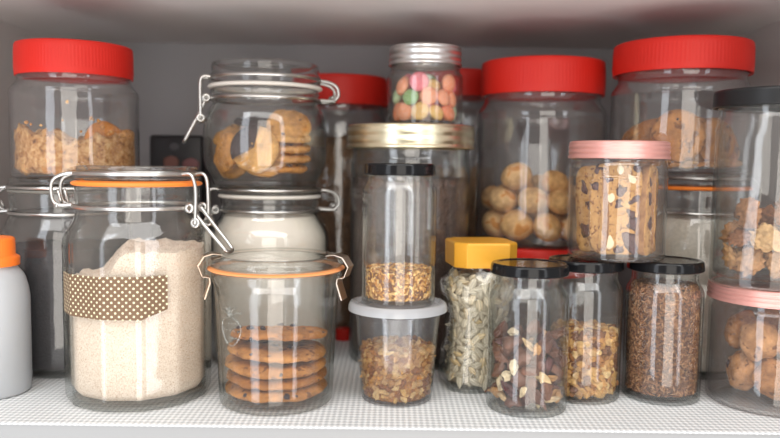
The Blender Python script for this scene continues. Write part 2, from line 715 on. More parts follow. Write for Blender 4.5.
def grains(name, loc, n, rfun, z0, z1, L, W, cols, label, cat, seed, surf=None, core=None, core_col=None, topfrac=.25, rough=.5, wall=None, zmin=0):
    """one heap of seeds: thousands of small grains round a solid core"""
    rnd = random.Random(seed)
    vs, fs, tint = [], [], []
    ring = [(.0, .0), (.25, .8), (.55, 1.0), (.85, .6), (1, 0)]
    for i in range(n):
        if rnd.random() < topfrac:
            q = (rfun(z1)) * math.sqrt(rnd.random())
            a = rnd.uniform(0, 2 * PI)
            p = Vector((q * cos(a), q * sin(a), (z1 if surf is None else surf(q * cos(a), q * sin(a))) - rnd.uniform(0, W)))
            nr = Vector((0, 0, 1))
        else:
            a = rnd.uniform(0, 2 * PI)
            z = rnd.uniform(z0, z1)
            r = rfun(z) - rnd.uniform(W * .45, W * 1.6)
            p = Vector((r * cos(a), r * sin(a), z))
            if surf is not None and z > surf(p.x, p.y):
                continue
            nr = Vector((cos(a), sin(a), 0))
        M = Vector((0, 0, 1)).rotation_difference(nr).to_matrix() @ Euler((rnd.gauss(0, .22), rnd.gauss(0, .22), rnd.uniform(0, 2 * PI))).to_matrix()
        l, w = L * rnd.uniform(.8, 1.2), W * rnd.uniform(.8, 1.2)
        c = list(rnd.choice(cols))
        f = rnd.uniform(.75, 1.25)
        c = [x * f for x in c[:3]] + [1]
        b = len(vs)
        for (tt, ww) in ring:
            if ww == 0:
                vs.append(p + M @ Vector(((tt - .5) * l, 0, 0)))
                tint.append(c)
            else:
                for k2 in range(5):
                    q = 2 * PI * k2 / 5
                    vs.append(p + M @ Vector(((tt - .5) * l, cos(q) * ww * w / 2, sin(q) * ww * w / 2)))
                    tint.append([x * (.85 + .3 * ww) for x in c[:3]] + [1])
        for k2 in range(5):
            n2 = (k2 + 1) % 5
            fs.append((b, b + 1 + n2, b + 1 + k2))
            for q in range(2):
                fs.append((b + 1 + q * 5 + k2, b + 1 + q * 5 + n2, b + 6 + q * 5 + n2, b + 6 + q * 5 + k2))
            fs.append((b + 11 + k2, b + 11 + n2, b + 16))
    if core:
        cv, cf = core
        b = len(vs)
        vs += [Vector(v) for v in cv]
        fs += [tuple(b + i for i in f) for f in cf]
        tint += [core_col] * len(cv)
    if wall:
        for v in vs:
            v.z = max(v.z, zmin)
            lim, r0 = wall(v.z), math.hypot(v.x, v.y)
            if r0 > lim:
                v.x *= lim / r0
                v.y *= lim / r0
    me = bpy.data.meshes.new(name)
    me.from_pydata([tuple(v) for v in vs], [], fs)
    me.shade_smooth()
    at = me.color_attributes.new('tint', 'FLOAT_COLOR', 'POINT')
    at.data.foreach_set('color', [x for c in tint for x in c])
    o = new_obj(name, me, mat_vcol('grain_tint', rough), None, loc)
    return tag(o, label, cat, None, 'stuff')


def core_heap(R, z0, z1, surf=None, drop=.001, rfun=None, seg=40, mult=None):
    """solid middle of a heap, its top following surf"""
    rf = rfun or (lambda z: R)
    vs, fs = lathe([(0, z0), (rf(z0) * .98, z0)] + [(rf(z0 + (z1 - z0) * i / 10), z0 + (z1 - z0) * i / 10) for i in range(1, 11)] + [(rf(z1) * q, z1) for q in (.8, .6, .4, .2)] + [(0, z1)], seg, mult)
    if surf:
        vs = [(x, y, z if z < z0 + .001 else z0 + (z - z0) / (z1 - z0) * (max(surf(x, y) - drop, z0 + .002) - z0)) for x, y, z in vs]
    return vs, fs


# cookie materials
def cookie_mat(name, cols, specks=None, nscale=90):
    k = NT(name)
    oi = k.n('ShaderNodeObjectInfo')
    base = k.ramp(oi.outputs['Random'], [(i / max(len(cols) - 1, 1), c) for i, c in enumerate(cols)])
    n1 = k.ramp(k.noise(nscale, 4, .65), [(.3, (.50, .42, .35, 1)), (.66, (1.12, 1.08, 1.0, 1))])
    mul = k.n('ShaderNodeMix', data_type='RGBA', blend_type='MULTIPLY')
    mul.inputs[0].default_value = 1
    k.l(base, mul.inputs[6])
    k.l(n1, mul.inputs[7])
    c = mul.outputs[2]
    if specks:
        s = k.ramp(k.noise(specks[0], 2, .5), [(specks[1], (0, 0, 0, 1)), (specks[1] + .04, (1, 1, 1, 1))])
        c = k.mix(s, c, specks[2])
    k.bsdf(c, .7, 0, k.bump(k.noise(nscale * 3.5, 4, .7), .6, .0012), .25)
    return k.m


M_COOKIE = cookie_mat('cookie_dough', [lin(192, 134, 72), lin(172, 114, 56), lin(200, 144, 82)], (120, .60, lin(122, 74, 36)))
M_PALE = cookie_mat('cookie_pale', [lin(218, 166, 98), lin(206, 148, 82), lin(222, 176, 110)], (420, .67, lin(120, 70, 35)))
M_OAT = cookie_mat('cookie_brown', [lin(198, 148, 100), lin(180, 128, 82), lin(192, 140, 92)], (150, .62, lin(120, 76, 46)), 110)
M_BUN = cookie_mat('cookie_ball', [lin(246, 208, 150), lin(236, 188, 120), lin(248, 216, 168)], (60, .58, lin(214, 146, 72)), 60)
M_CHOC = mat_plain('dark_chocolate', lin(62, 46, 46), .55, 0, (200, .4, .001), .3, var=.25, vscale=120)
M_CHIP = mat_plain('chocolate_chip', lin(52, 38, 44), .45, 0, (300, .3, .0006), .4, var=.25, vscale=200)


def cookie(name, me, loc, rot, label, group, chips=0, chip_seed=0, r=.04, t=.012, chip_size=.003, place_edge=False, chip_list=None):
    o = new_obj(name, me, None, None, loc)
    o.rotation_euler = rot
    tag(o, label, 'cookie', group)
    rnd = random.Random(chip_seed)
    lst = chip_list or []
    for i in range(chips):
        a = rnd.uniform(0, 2 * PI)
        if place_edge and rnd.random() < .6:
            lst.append((r * .985, a, rnd.uniform(-.3, .3) * t, chip_size * rnd.uniform(.7, 1.3)))
        else:
            lst.append((r * .85 * math.sqrt(rnd.random()), a, t * .56, chip_size * rnd.uniform(.7, 1.3)))
    for q, a, z, s in lst:
        key = 'chip_mesh_%d' % rnd.randint(0, 3)
        cm = bpy.data.meshes.get(key) or lump_mesh(key, 2, (1, .8, .6), int(key[-1]), M_CHIP, .3)
        c = new_obj('chocolate_chip', cm, None, o, (q * cos(a), q * sin(a), z))
        c.scale = (s, s, s)
        c.rotation_euler = (rnd.uniform(-.4, .4), rnd.uniform(-.4, .4), rnd.uniform(0, 6))
        if q > r * .95:
            c.scale = (s * .8, s, s * .9)
    return o


# ================================================================== 1 flour jar
FL = (-.2195, .6525, 0)
fb = lambda z: max(0., min(1., (.150 - z) / .012)) * min(1, z / .004 + .3)
fm = ngon_mult(12, math.radians(-70.4), .03, fb)
flour_jar = clip_jar(FL, 'big facetted clip-top jar of whole wheat flour with orange gasket and polka-dot tape', [(0, .002), (.040, .0015), (.046, 0, .003), (.0592, .0003, .004), (.0598, .012, .01), (.0602, .08), (.0602, .141, .012), (.0525, .1535, .006), (.0512, .160), (.0518, .163, .001), (.0508, .167, .002), (.052, .174, .002), (.0512, .1835)],
                     .1655, .0512, .0508, .1868, .2002, .0545, ORANGE, math.radians(184), math.radians(-17), fm, lever=(.027, -.0240), wire=.0016, z_ring=.1935, gz=.1852)
# the flour itself
k = NT('wholewheat_flour')
n1 = k.ramp(k.noise(950, 3, .75), [(.33, lin(182, 148, 118)), (.50, lin(230, 214, 197)), (.7, lin(238, 226, 212))])
n2 = k.ramp(k.noise(28, 3, .6), [(.3, (.94, .92, .9, 1)), (.7, (1.04, 1.04, 1.04, 1))])
mm = k.n('ShaderNodeMix', data_type='RGBA', blend_type='MULTIPLY')
mm.inputs[0].default_value = 1
k.l(n1, mm.inputs[6])
k.l(n2, mm.inputs[7])
k.bsdf(mm.outputs[2], .85, 0, k.bump(k.noise(500, 4, .7), .5, .0008), .1)
M_FLOUR = k.m


def flour_surf(x, y):
    s = max(0., min(1., (x * .948 + y * .319 + .034) / .026))
    s = s * s * (3 - 2 * s)
    return .105 + .0250 * s + .004 * noise.noise(Vector((x * 90, y * 90, 0))) + .002 * noise.noise(Vector((x * 300, y * 300, 2))) 


def heap(R, z0, z1, surf, mult, seg=120, rings=26, rows=24):
    rf = R if callable(R) else (lambda z: R)
    R = rf(z1)
    prof = [(0, z0), (rf(z0) * .93, z0 + .0005), (rf(z0 + .004) * .985, z0 + .004)] + [(rf(z0 + (z1 - z0) * i / rows), z0 + (z1 - z0) * i / rows) for i in range(1, rows + 1)] + [(R * (1 - i / rings), z1) for i in range(1, rings)] + [(0, z1)]
    vs, fs = lathe(prof, seg, mult)
    out = []
    for x, y, z in vs:
        if z > z0 + .006:
            z = z0 + .006 + (z - z0 - .006) / (z1 - z0 - .006) * (surf(x, y) - z0 - .006)
        out.append((x, y, z))
    return out, fs


vs, fs = heap(lambda z: OUT[flour_jar.name](min(z, .126)) - .0012, .0078, .139, flour_surf, fm)
flour = new_obj('wheat_flour', mesh('wheat_flour', vs, fs, True, 50), M_FLOUR, None, FL)
tag(flour, 'speckled cream whole wheat flour heaped in the jar with polka-dot tape', 'flour', None, 'stuff')
# washi tape label
k = NT('polka_dot_tape')
uv = k.n('ShaderNodeUVMap', uv_map='tape')
sp = k.n('ShaderNodeSeparateXYZ')
k.l(uv.outputs[0], sp.inputs[0])


def lattice(ox, oy, px=.0057, py=.0057):
    fx = k.math('SUBTRACT', k.math('FRACT', k.math('ADD', k.math('DIVIDE', sp.outputs[0], px), ox)), .5)
    fy = k.math('SUBTRACT', k.math('FRACT', k.math('ADD', k.math('DIVIDE', sp.outputs[1], py), oy)), .5)
    return k.math('LESS_THAN', k.math('ADD', k.math('MULTIPLY', fx, fx), k.math('MULTIPLY', fy, fy)), .155 ** 2)


dots = k.math('MAXIMUM', lattice(0, 0), lattice(.5, .5))
k.bsdf(k.mix(dots, lin(112, 88, 68), lin(226, 220, 186)), .6, 0, None, .3)
M_TAPE = k.m
vs, fs, uvs = [], [], []
NA, NZ = 60, 4
a0, a1 = math.radians(-71.4 - 80), math.radians(-71.4 + 21)
for i in range(NA + 1):
    a = a0 + (a1 - a0) * i / NA
    r = .0602 * fm(a % (2 * PI), .09) + .0006
    for q in range(NZ + 1):
        f = q / NZ
        tt = i / NA
        zlo = .0780 - .0015 * tt + (0 if tt < .8 else (tt - .8) / .2 * .0075)
        zhi = .1118 + .0002 * tt
        z = zlo + (zhi - zlo) * f
        vs.append((r * cos(a), r * sin(a), z))
        uvs.append((.0602 * (a - a0), z))
for i in range(NA):
    for q in range(NZ):
        b = i * (NZ + 1) + q
        fs.append((b, b + NZ + 1, b + NZ + 2, b + 1))
me = mesh('tape_label', vs, fs)
lay = me.uv_layers.new(name='tape')
for lp in me.loops:
    lay.data[lp.index].uv = uvs[lp.vertex_index]
tp = new_obj('tape_label', me, M_TAPE, flour_jar)
tp['label'] = 'brown tape strip with cream polka dots'

# ================================================================== 2 low glass with clamp lid (cookies)
WK = (-.0965, .6380, 0)
wj = thing('clamp_lid_jar', 'low tapered glass with flat clamped lid, pale orange ring and five stacked cookies inside', 'jar', WK)
body = rp([(0, .0025), (.036, .002), (.040, 0, .002), (.0482, .0003, .005), (.0490, .012, .01), (.0505, .06), (.0525, .100, .004), (.0545, .106, .002), (.0548, .1125, .001), (.053, .1135)])
lathe_obj('glass_body', double_wall(body, .003, .006), GLASS, wj, 120)
lathe_obj('rubber_gasket', torus_prof(.0535, .1153, .0048, .0013), PALEORANGE, wj, 96)
lathe_obj('glass_lid', rp([(0, .117), (.050, .117), (.0555, .1172, .001), (.0575, .119, .0015), (.0575, .1225, .002), (.0545, .1255, .002), (.047, .1265, .001), (.044, .1245, .001), (0, .1243)]), GLASS, wj, 120)
for ang in (math.radians(-14), math.radians(197)):
    pts = [(.046, .1272), (.0535, .1282), (.0605, .1262), (.0655, .1185), (.062, .1095), (.0562, .1085), (.0558, .104), (.0602, .0905)]
    vs, fs = [], []
    for (u_, z_) in pts:
        for du, t_ in ((0, -.0075), (0, .0075), (.0009, .0075), (.0009, -.0075)):
            vs.append(place(ang, u_ + du, t_, z_ + (.0006 if du else 0)))
    for i in range(len(pts) - 1):
        for q in range(4):
            fs.append((i * 4 + q, i * 4 + (q + 1) % 4, i * 4 + 4 + (q + 1) % 4, i * 4 + 4 + q))
    fs += [(0, 1, 2, 3), tuple(len(vs) - 4 + q for q in range(4))]
    new_obj('clamp', mesh('clamp', vs, fs, False), CLIPSTEEL, wj)
# raised strawberry emblem on the glass
ps = []
ea, ez = math.radians(-81.4 - 46), .068


def on_glass(du, dz):
    z = ez + dz
    R = .0505 + (z - .06) * .05 + .0004
    a = ea + du / R
    return Vector((R * cos(a), R * sin(a), z))


outl = [on_glass(.011 * sin(q) * (1 - .25 * cos(q)), -.012 * cos(q) - (.002 if False else 0)) for q in [2 * PI * i / 20 for i in range(20)]]
ps.append(tube(outl, .0008, 6, True, 1))
for i in range(-1, 2):
    for jx in range(-2, 3):
        if abs(jx) + abs(i) < 3:
            c_ = on_glass(jx * .0042 + (i % 2) * .002, i * .006)
            s_ = on_glass(jx * .0042 + (i % 2) * .002, i * .006 + .0016)
            ps.append(tube([c_, s_], .0007, 6))
for q in (-1.1, -.5, 0, .5, 1.1):
    ps.append(tube([on_glass(0, .012), on_glass(.008 * sin(q), .012 + .006 * cos(q) + .002), on_glass(.014 * sin(q), .012 + .009 * cos(q))], .0008, 6, False, 1))
vs, fs = join(*ps)
em = new_obj('strawberry_emblem', mesh('emblem', vs, fs), mat_clear('raised_glass', (.95, .96, .95, 1), (.5, .55, .52, 1), rough=.08, wav=None, boost=1.8, haze=.05, hazecol=(.95, .97, .95, 1)), wj)
em['label'] = 'raised strawberry emblem in the glass'

cm = [cookie_mesh('big_cookie_mesh_%d' % i, .0436, .0092, i + 1, M_COOKIE, .02, .02) for i in range(5)]
stack = [(0, 0, .0128, 0, 0, .0), (.0005, .0005, .0229, .010, -.012, 1.), (-.0005, .0005, .0333, .02, -.03, 2.), (.0005, .001, .0440, .04, -.06, 3.1), (.0022, .0005, .0582, .11, -.11, 4.)]
names5 = ['bottom cookie of the stack under the clamped lid, dark chocolate chunk at its rim', 'second cookie from the bottom in the clamp-lid glass', 'middle cookie of the five stacked in the clamp-lid glass', 'fourth cookie up in the clamp-lid glass, just under the topmost', 'topmost golden cookie in the clamp-lid glass, tilted with dark flecks']
for i, (x, y, z, rx, ry, rz) in enumerate(stack):
    sc_ = (1.0, .99, .99, .97, .95)[i]
    lst = []
    if i == 0:
        lst = [(.0408, math.radians(-90 + 20), .001, .0050)]
    if i == 4:
        lst = [(.03, math.radians(-90 - 50) - rz, .0052, .0040), (.026, math.radians(-90 - 25) - rz, .0055, .0034), (.036, math.radians(195) - rz, .005, .003), (.02, math.radians(60) - rz, .0052, .003)]
        lst = [(q, a, zz, s) for q, a, zz, s in lst]
    if i == 0:
        lst = [(q, a - rz, zz, s) for q, a, zz, s in lst]
    c_ = cookie('stacked_cookie', cm[i], (WK[0] + x, WK[1] + y, z), (rx, ry, rz), names5[i], 'cookies stacked in the clamp-lid glass', 6, i + 3, .0425, .0100, .0026, True, lst)
    c_.scale = (sc_,) * 3

# ================================================================== 3 deli tub, with chopped nuts, and the tall jar on it
DL = (.0078, .6473, 0)
tub = thing('plastic_tub', 'translucent tapered plastic tub with snap lid holding chopped nuts, under a tall seed jar', 'tub', DL)
tb = rp([(0, .001), (.026, .001), (.0285, 0, .001), (.0305, .0008, .003), (.0318, .012), (.0366, .072), (.0380, .0755, .001), (.0385, .0790)])
lathe_obj('tub_body', double_wall(tb, .0009, .0018), TUB, tub, 96)
lathe_obj('snap_lid', rp([(0, .0836), (.033, .0836, .001), (.0345, .0830, .0006), (.037, .0858, .001), (.0412, .0856, .0015), (.0428, .0832, .0015), (.0434, .0785, .0008), (.0426, .0782), (.0418, .0822, .001), (.037, .0836), (.033, .0825), (0, .0826)]), TUBLID, tub, 120)
rnut = lambda z: .0302 + (z - .012) * .075
nsurf = lambda x, y: .0455 + .0025 * noise.noise(Vector((x * 90, y * 90, 4)))
M_NUT = mat_random('chopped_nut', [lin(222, 170, 100), lin(196, 136, 66), lin(234, 194, 132), lin(170, 108, 50), lin(226, 178, 104), lin(150, 92, 46)], .6)
nm_ = [lump_mesh('chopped_nut_mesh_%d' % i, 2, ((.0046, .0034, .0026), (.0036, .0034, .003), (.0052, .003, .0022))[i % 3], i + 1, M_NUT, .7, 1.6, True) for i in range(6)]
scatter('chopped_nut', nm_, shell_spots(290, lambda z: rnut(z) - .0022, .006, .045, DL, 3, .6, spread=2.1, size=(.55, .95), surf=nsurf, topfrac=.22), 'golden brown chopped nut piece in the translucent plastic tub', 'nut', 'chopped nuts in the plastic tub')
vs, fs = core_heap(.03, .0035, .0455, nsurf, .002, lambda z: rnut(z) - .0028)
M_NUTCORE = mat_plain('nut_crumb', lin(168, 112, 58), .8, 0, (350, .8, .002), .2, var=.5, vscale=320)
co = new_obj('nut_crumbs', mesh('nut_crumbs', vs, fs), M_NUTCORE, None, DL)
tag(co, 'nut crumbs and pieces packed in the middle of the plastic tub', 'nuts', None, 'stuff')

SJ = (.0080, .6473, .0838)
lidf = lambda m=None: (lambda p, r, z, h: twist_lid(p, r, z, h, m))
sjj = screw_jar(SJ, 'tall slim black-lidded jar part filled with golden seeds, standing on the plastic tub', .0320, .0990, .1060, .1112, .0277, lidf(), .0308, .0105, t=.0022, base=.0035, foot=.0035, shoulder=.006)
ssurf = lambda x, y: .0310 + .001 * noise.noise(Vector((x * 80, y * 80, 1)))
seedc = [lin(206, 160, 92), lin(184, 130, 66), lin(222, 184, 122), lin(146, 96, 52), lin(112, 76, 56)]
grains('golden_seeds', SJ, 3000, lambda z: OUT[sjj.name](z) - .0003, .0066, .0310, .0046, .0021, seedc, 'golden brown seeds in the bottom of the tall jar standing on the tub', 'seeds', 5, ssurf, core_heap(.0276, .0052, .0310, ssurf, .0015, lambda z: OUT[sjj.name](z) - .0018), lin(140, 92, 48), wall=OUT[sjj.name], zmin=.0060)

# ================================================================== 4 sunflower seed jar
SF = (.0842, .6921, 0)
srot = math.radians(-90 + 8)
sj = thing('waisted_jar', 'waisted square jar of grey sunflower seeds with gold angular lid', 'jar', SF)
cb = lambda z: max(0., min(1., (.106 - z) / .008))
cmul = chamfer_mult(srot, 1.16, lambda z: cb(z) * .9)


def sf_r(z):
    pts = [(0, .0318), (.006, .0345), (.022, .0332), (.045, .0298), (.060, .0288), (.075, .0310), (.088, .0346), (.097, .0350), (.104, .0300), (.110, .0260)]
    for (a, ra), (b, rb_) in zip(pts, pts[1:]):
        if z <= b:
            f = (z - a) / (b - a)
            f = f * f * (3 - 2 * f)
            return ra + (rb_ - ra) * f
    return pts[-1][1]


prof = rp([(0, .0015), (.022, .0015), (.026, 0, .002), (.0312, 0, .003)]) + [(sf_r(.003 + .111 * i / 40), .003 + .111 * i / 40) for i in range(41)] + [(.0260, .125)]
lathe_obj('glass_body', double_wall(prof, .002, .004), GLASS, sj, 128, cmul, 40)
lm = chamfer_mult(srot, 1.18)
lathe_obj('lid', rp([(.0265, .1130), (.0282, .1125, .0006), (.0289, .1131, .0006), (.0293, .1335, .0004), (.0286, .1352, .001), (.0262, .1356, .001), (0, .1356)]), YELLOW, sj, 256, lm, 25)
M_SUN = None
k = NT('sunflower_husk')
tc = k.n('ShaderNodeTexCoord')
sp = k.n('ShaderNodeSeparateXYZ')
k.l(tc.outputs['Object'], sp.inputs[0])
st = k.math('SINE', k.math('MULTIPLY', sp.outputs[1], 2600))
oi = k.n('ShaderNodeObjectInfo')
ca = k.ramp(oi.outputs['Random'], [(0, lin(212, 202, 180)), (.4, lin(188, 178, 156)), (.75, lin(228, 218, 194)), (1, lin(214, 184, 128))])
k.bsdf(k.mix(k.math('MULTIPLY', k.math('GREATER_THAN', st, .45), .45), ca, lin(150, 140, 124)), .55, 0, None, .35)
M_SUN = k.m


def seed_mesh(name, L, W, T, mat):
    rings = 9
    vs, fs = [], []
    for i in range(rings + 1):
        t_ = i / rings
        w = (sin(PI * t_ ** 1.35) ** .75) if 0 < t_ < 1 else 0.02
        for q in range(10):
            a = 2 * PI * q / 10
            vs.append(((t_ - .5) * L, cos(a) * w * W / 2, sin(a) * w * T / 2))
    for i in range(rings):
        for q in range(10):
            q2 = (q + 1) % 10
            fs.append((i * 10 + q, i * 10 + q2, (i + 1) * 10 + q2, (i + 1) * 10 + q))
    fs += [tuple(range(10))[::-1], tuple(rings * 10 + q for q in range(10))]
    me = mesh(name, vs, fs)
    me.materials.append(mat)
    return me


sfm = [seed_mesh('sunflower_seed_mesh_%d' % i, .0150 - .001 * i, .0072 - .0003 * i, .0040, M_SUN) for i in range(3)]
rs = lambda z: sf_r(z) - .0050
sp_ = shell_spots(300, rs, .008, .104, SF, 11, .38, spread=1.9, size=(.85, 1.1), topfrac=.05, R_top=.02)
scatter('sunflower_seed', sfm, sp_, 'grey striped sunflower seed in the waisted gold-lidded jar', 'seed', 'sunflower seeds in the waisted jar')
vs, fs = core_heap(.03, .0055, .103, None, 0, lambda z: sf_r(z) - .0055)
co = new_obj('sunflower_seed_core', mesh('sunflower_seed_core', vs, fs), mat_plain('husk_shade', lin(160, 150, 130), .8, 0, (300, .8, .002), .2, var=.4, vscale=260), None, SF)
tag(co, 'inner mass of grey sunflower seeds in the waisted jar', 'seeds', None, 'stuff')

# ================================================================== 5 three black-lidded jars in the front row
TR, NU, RY = (.1182, .6277, 0), (.1745, .6629, 0), (.2456, .6630, 0)
J3 = dict(zs=.0965, zn=.1045, zl=.1140, rn=.0283, lid=lidf(), lid_r=.0328, lid_h=.0094, t=.0022, base=.0042, foot=.0035, shoulder=.007)
screw_jar(TR, 'black-lidded jar of dark dried fruit and nuts, foremost in the front row', .0338, **J3)
screw_jar(NU, 'black-lidded jar two thirds full of golden chopped nuts, behind the fruit and nut jar', .0328, **J3)
ryj = screw_jar(RY, 'black-lidded jar filled with reddish brown seeds, under the pink-lidded biscotti jar', .0334, **J3)
# fruit and nuts
M_FRUIT = mat_random('dried_fruit', [lin(104, 58, 54), lin(76, 44, 52), lin(140, 92, 66), lin(88, 52, 46), lin(122, 82, 64)], .42, 160, .4, spec=.5)
M_CREAM = mat_random('nut_sliver', [lin(232, 206, 160), lin(214, 170, 112), lin(240, 222, 186), lin(196, 146, 92)], .55)
P, R_ = pack(118, .0056, .0312, .0050, 21, 200)
fm_ = [lump_mesh('fruit_piece_mesh_%d' % i, 2, ((1.5, 1.1, .5), (1.3, 1.1, .6), (1.7, .8, .55))[i % 3], i + 2, M_FRUIT, .75, 1.5, i % 2 == 0) for i in range(5)]
cr_ = [lump_mesh('nut_sliver_mesh_%d' % i, 2, ((1.3, .9, .4), (1.6, .5, .45), (1.1, .9, .5))[i % 3], i + 4, M_CREAM, .8, 1.5, True) for i in range(5)]
true_size(fm_ + cr_, .0056)
fr, nt = [], []
rnd = random.Random(4)
for p, r in zip(P, R_):
    rr = math.hypot(p[0], p[1])
    k_ = min(1, (.0312 - .0062) / max(rr, 1e-6))
    loc = (TR[0] + p[0] * k_, TR[1] + p[1] * k_, p[2] + .0008)
    cream = rnd.random() < .36
    (nt if cream else fr).append((loc, rand_rot(), r / .0056 * rnd.uniform(.95, 1.1) * (.85 if cream else 1.08)))
scatter('dried_fruit_piece', fm_, fr, 'dark purplish dried fruit piece in the foremost black-lidded jar', 'dried fruit', 'dried fruit in the foremost jar')
scatter('nut_sliver', cr_, nt, 'cream nut sliver among dark fruit in the foremost black-lidded jar', 'nut', 'nut slivers in the foremost jar')
# chopped nuts
n2s = lambda x, y: .0600 + .003 * noise.noise(Vector((x * 80, y * 80, 8)))
M_NUT2 = mat_random('roasted_nut', [lin(226, 178, 106), lin(200, 144, 76), lin(240, 206, 146), lin(164, 106, 54), lin(230, 186, 116), lin(186, 130, 70), lin(128, 84, 58)], .55)
nm2 = [lump_mesh('roasted_nut_mesh_%d' % i, 2, ((.0042, .0034, .0028), (.0036, .0034, .003), (.0046, .003, .0024))[i % 3], i + 11, M_NUT2, .7, 1.6, True) for i in range(6)]
scatter('roasted_nut_piece', nm2, shell_spots(300, lambda z: .0298 - .0030, .0075, .061, NU, 8, .7, spread=1.8, size=(.70, 1.2), surf=n2s, topfrac=.2), 'golden roasted nut piece in the black-lidded jar behind the fruit jar', 'nut', 'chopped nuts in the black-lidded jar')
vs, fs = core_heap(.03, .0060, .0655, n2s, .0025, lambda z: .0252)
co = new_obj('roasted_nut_crumbs', mesh('roasted_nut_crumbs', vs, fs), M_NUTCORE, None, NU)
tag(co, 'inner mass of roasted nut crumbs in the black-lidded nut jar', 'nuts', None, 'stuff')
# reddish seeds
rsurf = lambda x, y: .1020 + .001 * noise.noise(Vector((x * 80, y * 80, 3)))
ryec = [lin(134, 92, 64), lin(112, 74, 52), lin(152, 108, 76), lin(94, 62, 48), lin(170, 130, 96)]
def ry_r(z):
    return min(.0304, OUT[ryj.name](z + .001) - .0003)
grains('reddish_seeds', RY, 9000, ry_r, .0072, .1015, .0056, .0014, ryec, 'reddish brown thin seeds filling the jar under the biscotti', 'seeds', 6, rsurf, core_heap(.03, .0066, .1020, rsurf, .0015, lambda z: ry_r(z) - .0016), lin(84, 62, 54), .12, wall=OUT[ryj.name], zmin=.0068)

# ================================================================== 6 biscotti jar with pink lid
BI = (.2024, .6690, .1237)
pinklid = lambda p, r, z, h: metal_lid(p, r, z, h, PINK, 2)
screw_jar(BI, 'pink-lidded jar of biscotti slices standing on two black lids', .0422, .0810, .0845, .0880, .0405, pinklid, .0435, .0152, t=.002, base=.003, mat=PET, foot=.006, shoulder=.003, body_ring=.072)
k = NT('biscotti_crumb')
n1 = k.ramp(k.noise(160, 4, .65), [(.3, lin(170, 120, 66)), (.7, lin(214, 168, 104))])
hl = k.ramp(k.noise(330, 3, .6), [(.56, (0, 0, 0, 1)), (.62, (1, 1, 1, 1))])
k.bsdf(k.mix(hl, n1, lin(128, 80, 44)), .8, 0, k.bump(k.noise(400, 4, .7), .7, .0015), .2)
M_BISC = k.m
k = NT('biscotti_crust')
k.bsdf(k.ramp(k.noise(120, 4, .65), [(.3, lin(122, 80, 52)), (.7, lin(178, 132, 86))]), .75, 0, k.bump(k.noise(300, 4, .7), .7, .0015), .2)
M_CRUST = k.m
M_ALMOND = mat_plain('almond', lin(238, 218, 182), .5, 0, None, .3, var=.06, vscale=200)
M_CRAN = mat_plain('cranberry', lin(72, 36, 36), .4, 0, (300, .5, .001), .5, var=.4, vscale=200)


def biscotti(loc, rot, w, h, t, seed, label, alm=(), cran=()):
    nx, nz = 18, 22
    rnd = random.Random(seed)
    vs, fs = [], []
    def outline(a):
        # rounded oblong, flat base
        x, z = cos(a), sin(a)
        q = (abs(x) ** 5 + abs(z) ** 5) ** (-1 / 5)
        return x * q * w / 2, z * q * h / 2
    n = 56
    layers = [(-t / 2, .0), (-t / 2, .5), (-t / 2, .96), (-t * .42, 1.0), (0, 1.01), (t * .42, 1.0), (t / 2, .96), (t / 2, .5), (t / 2, 0)]
    rows = []
    for y, s in layers:
        row = []
        for i in range(n if s else 1):
            x, z = outline(2 * PI * i / n)
            v = Vector((x * s, y, z * s))
            k_ = 1 + wob(v, 60, .05, seed)
            v.x *= k_
            v.z *= k_
            v.y += wob(v, 90, t * .12, seed)
            row.append(len(vs))
            vs.append(v)
        rows.append(row)
    for a, b in zip(rows, rows[1:]):
        for i in range(n):
            i2 = (i + 1) % n
            if len(a) == 1:
                fs.append((a[0], b[i], b[i2]))
            elif len(b) == 1:
                fs.append((a[i2], a[i], b[0]))
            else:
                fs.append((a[i], a[i2], b[i2], b[i]))
    me = mesh('biscotti_slice', vs, fs, True, 60)
    me.materials.append(M_BISC)
    me.materials.append(M_CRUST)
    for p in me.polygons:
        if abs(p.normal.y) < .7:
            p.material_index = 1
    o = new_obj('biscotti_slice', me, None, None, loc)
    o.rotation_euler = rot
    tag(o, label, 'biscotti', 'biscotti in the pink-lidded jar')
    for (x, z, a, s) in alm:
        m_ = seed_mesh('almond_slice', .0105 * s, .0062 * s, .0022, M_ALMOND)
        c_ = new_obj('almond_slice', m_, None, o, (x, -t * .5, z))
        c_.rotation_euler = Euler((PI / 2, a, 0))
    for (x, z, s) in cran:
        m_ = lump_mesh('cranberry_bit', 2, (.0034 * s * (.7 + .6 * abs(sin(x * 900))), .0011, .0034 * s * (.7 + .6 * abs(cos(z * 700)))), int(abs(x * 9000)) + seed, M_CRAN, .95, 1.5)
        c_ = new_obj('cranberry_bit', m_, None, o, (x, -t * .5, z))
        c_.rotation_euler = (0, x * 300, 0)
    return o


